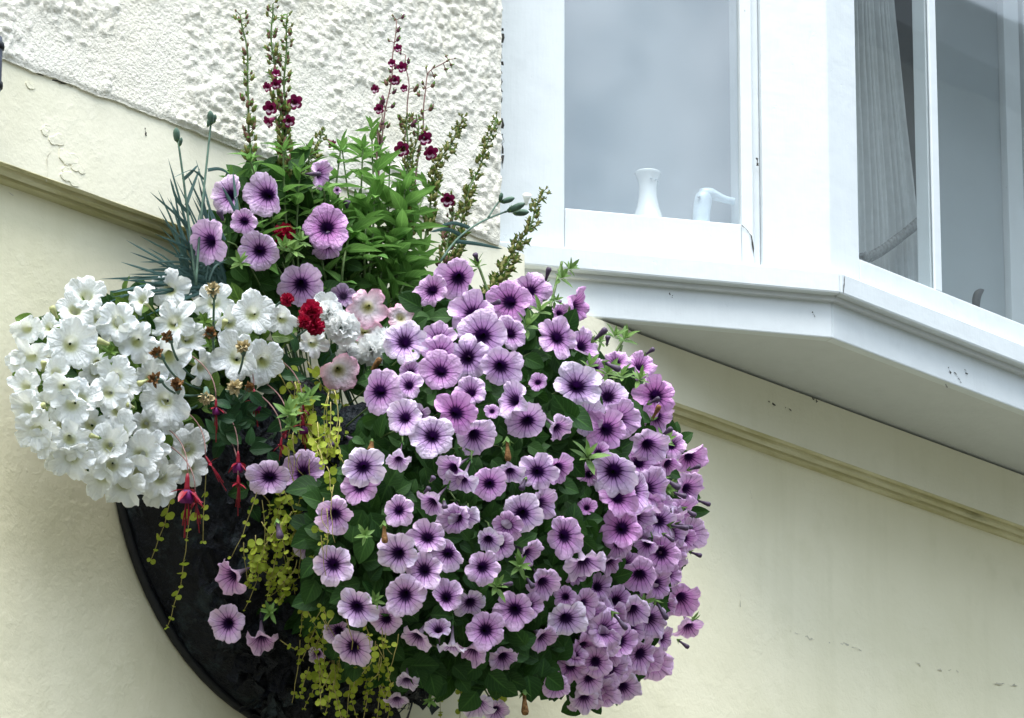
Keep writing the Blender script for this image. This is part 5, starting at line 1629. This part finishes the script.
def fuchsia(x, y, s, depth=.21, tilt=0.0, stam=1.0, purple=True):
    p = at(x, y, depth); m1 = metres(s / 24, p)
    dn = -UP + RT * tilt; dn /= np.linalg.norm(dn)
    B = basis(dn)
    mb = MB()
    mb.tube([p - dn * m1 * 11, p - dn * m1 * 7, p, p + dn * m1 * 4], np.array([.9, 1.8, 2.2, 3.0]) * m1, 8, 0)
    for k in range(4):
        a = k * 1.571 + .5
        u = B[:, 0] * math.cos(a) + B[:, 1] * math.sin(a)
        put_leaf(mb, L_NARROW, p + dn * m1 * 2, u * 1.0 + dn * random.uniform(-.25, .7), -dn, m1 * random.uniform(13, 18), 0, 0, 1.3)
    o = mb.build('flower', M['fuchsred'], fu_)
    if purple:
        mb = MB()
        mb.lathe([(2.6 * m1, 2 * m1), (5 * m1, 5 * m1), (6 * m1, 9 * m1), (5.2 * m1, 13 * m1), (4.2 * m1, 12.5 * m1), (3 * m1, 8 * m1)], p, 12, 0, dn)
        mb.build('petals', M['fuchpur'], o)
    mb = MB()
    for k in range(6):
        e = p + dn * m1 * (20 + random.uniform(-3, 6)) * stam + RT * m1 * random.uniform(-4, 4) - FW * m1 * random.uniform(-3, 3)
        mb.tube([p + dn * m1 * 4, (p + e) / 2 + RT * m1 * random.uniform(-1, 1), e], [.5 * m1, .45 * m1, .8 * m1], 5)
    e = p + dn * m1 * 34 * stam
    mb.tube([p + dn * m1 * 4, (p + e) / 2, e], [.6 * m1, .5 * m1, .9 * m1], 5)
    mb.build('stamens', M['fuchsred'], o)
    return p - dn * m1 * 11


st_ = MB()
for (x, y, s, tl, stm, pu) in ((255, 399, 22, .1, .9, True), (238, 461, 22, 0, 1.5, True), (238, 482, 15, 0, 1.6, False), (187, 487, 30, -.05, 1.2, True), (216, 406, 16, 0, 1.6, True), (303, 424, 19, .1, 1, True), (303, 408, 15, .1, .9, False), (281, 444, 15, -.1, .8, False), (209, 462, 15, .6, 1.6, False),
                               (286, 432, 12, -.5, .6, False), (196, 500, 18, .1, 1.3, False)):
    b0 = fuchsia(x, y, s, .215 if x < 270 else .255, tl, stm, pu)
    st_.tube(bez(b0, b0 + np.array([.0, .0, .045]), b0 + np.array([random.uniform(-.01, .03), .06, .085]), 8), .0010, 5)
st_.build('stems', M['redstem'], fu_)
fo = MB()
leafy(fo, [(215, 380), (300, 370), (330, 430), (290, 460), (245, 450), (205, 430)], 46, lambda x, y: .19, (.0, .06), (16, 26), L_OV, 0, .2, (0, 1), .8)
leafy(fo, [(235, 415), (262, 415), (262, 445), (240, 450)], 6, lambda x, y: .215, (.0, .01), (14, 20), L_OV, 0, .2, (0, 1), .8)
for (x, y, s_) in ((288, 413, 20), (292, 425, 16), (310, 396, 16), (302, 402, 14)):
    p = at(x, y, .27); shoot(fo, p, facing(0, .7), metres(s_, p), 1, 11)
leafy(fo, [(262, 330), (292, 330), (300, 370), (272, 380)], 16, lambda x, y: .22, (.0, .02), (16, 26), L_OV, 0, .2, (.3, 1), .7)
leafy(fo, [(205, 380), (330, 360), (330, 420), (210, 420)], 60, lambda x, y: .24, (.0, .10), (14, 24), L_OV, 0, .2, (0, .25), .8)
fo.build('foliage', [M['fleaf'], M['tip']], fu_)

# ------------------------------------------------------------------ sky, sun, camera
world = bpy.data.worlds.new('World'); scene.world = world; world.use_nodes = True
nt = world.node_tree; nt.nodes.clear()
SUN_EL, SUN_AZ = R_(68), R_(-125)             # azimuth from +Y towards +X: the sun stands front left of the wall
sky = nt.nodes.new('ShaderNodeTexSky'); sky.sky_type = 'NISHITA'; sky.sun_disc = False
sky.sun_elevation = SUN_EL; sky.sun_rotation = SUN_AZ
sky.air_density = 1.0; sky.dust_density = 2.5; sky.ozone_density = 1.0
tc = nt.nodes.new('ShaderNodeTexCoord')
cl = nt.nodes.new('ShaderNodeTexNoise'); cl.inputs['Scale'].default_value = 2.6; cl.inputs['Detail'].default_value = 3
nt.links.new(tc.outputs['Generated'], cl.inputs['Vector'])
rp = nt.nodes.new('ShaderNodeValToRGB'); rp.color_ramp.elements[0].position = .40; rp.color_ramp.elements[1].position = .62
rp.color_ramp.elements[0].color = (3.6, 4.4, 5.2, 1); rp.color_ramp.elements[1].color = (9.4, 10.4, 11.4, 1)
c2 = nt.nodes.new('ShaderNodeTexNoise'); c2.inputs['Scale'].default_value = 46; c2.inputs['Detail'].default_value = 2
nt.links.new(tc.outputs['Generated'], c2.inputs['Vector'])
cm = nt.nodes.new('ShaderNodeMix'); cm.data_type = 'FLOAT'; cm.inputs[0].default_value = .5
nt.links.new(cl.outputs['Fac'], cm.inputs[2]); nt.links.new(c2.outputs['Fac'], cm.inputs[3])
nt.links.new(cm.outputs[0], rp.inputs[0])
mixn = nt.nodes.new('ShaderNodeMix'); mixn.data_type = 'RGBA'; mixn.inputs[0].default_value = .72
nt.links.new(sky.outputs[0], mixn.inputs[6]); nt.links.new(rp.outputs[0], mixn.inputs[7])
sep = nt.nodes.new('ShaderNodeSeparateXYZ'); nt.links.new(tc.outputs['Generated'], sep.inputs[0])
ov = nt.nodes.new('ShaderNodeMapRange'); ov.interpolation_type = 'SMOOTHSTEP'; ov.inputs[1].default_value = 0; ov.inputs[2].default_value = 1; ov.inputs[3].default_value = .10; ov.inputs[4].default_value = 2.1
nt.links.new(sep.outputs[2], ov.inputs[0])
vm = nt.nodes.new('ShaderNodeVectorMath'); vm.operation = 'SCALE'
nt.links.new(mixn.outputs[2], vm.inputs[0]); nt.links.new(ov.outputs[0], vm.inputs[3])
bg = nt.nodes.new('ShaderNodeBackground'); bg.inputs[1].default_value = .088
nt.links.new(vm.outputs[0], bg.inputs[0])
wo = nt.nodes.new('ShaderNodeOutputWorld'); nt.links.new(bg.outputs[0], wo.inputs[0])

sl = bpy.data.lights.new('sun', 'SUN'); sl.energy = 1.4; sl.angle = R_(38); sl.color = (1, .98, .93)
so_ = bpy.data.objects.new('sun', sl); COL.objects.link(so_)
sd = Vector((math.sin(SUN_AZ) * math.cos(SUN_EL), math.cos(SUN_AZ) * math.cos(SUN_EL), math.sin(SUN_EL)))
so_.rotation_euler = sd.to_track_quat('Z', 'Y').to_euler()
so_.location = sd * 20

cd = bpy.data.cameras.new('camera'); cd.sensor_width = 36; cd.lens = F / 1024 * 36; cd.clip_end = 2000; cd.clip_start = .1
co_ = bpy.data.objects.new('camera', cd); COL.objects.link(co_)
co_.matrix_world = Matrix(((RT[0], UP[0], -FW[0], CAM[0]), (RT[1], UP[1], -FW[1], CAM[1]), (RT[2], UP[2], -FW[2], CAM[2]), (0, 0, 0, 1)))
scene.camera = co_
scene.render.resolution_x, scene.render.resolution_y = 1024, 718
vs_ = scene.view_settings
vs_.view_transform = 'Standard'; vs_.look = 'None'; vs_.exposure = 1.64; vs_.gamma = 1.0; vs_.use_curve_mapping = False
scene.cycles.max_bounces = 8
scene.cycles.transparent_max_bounces = 12
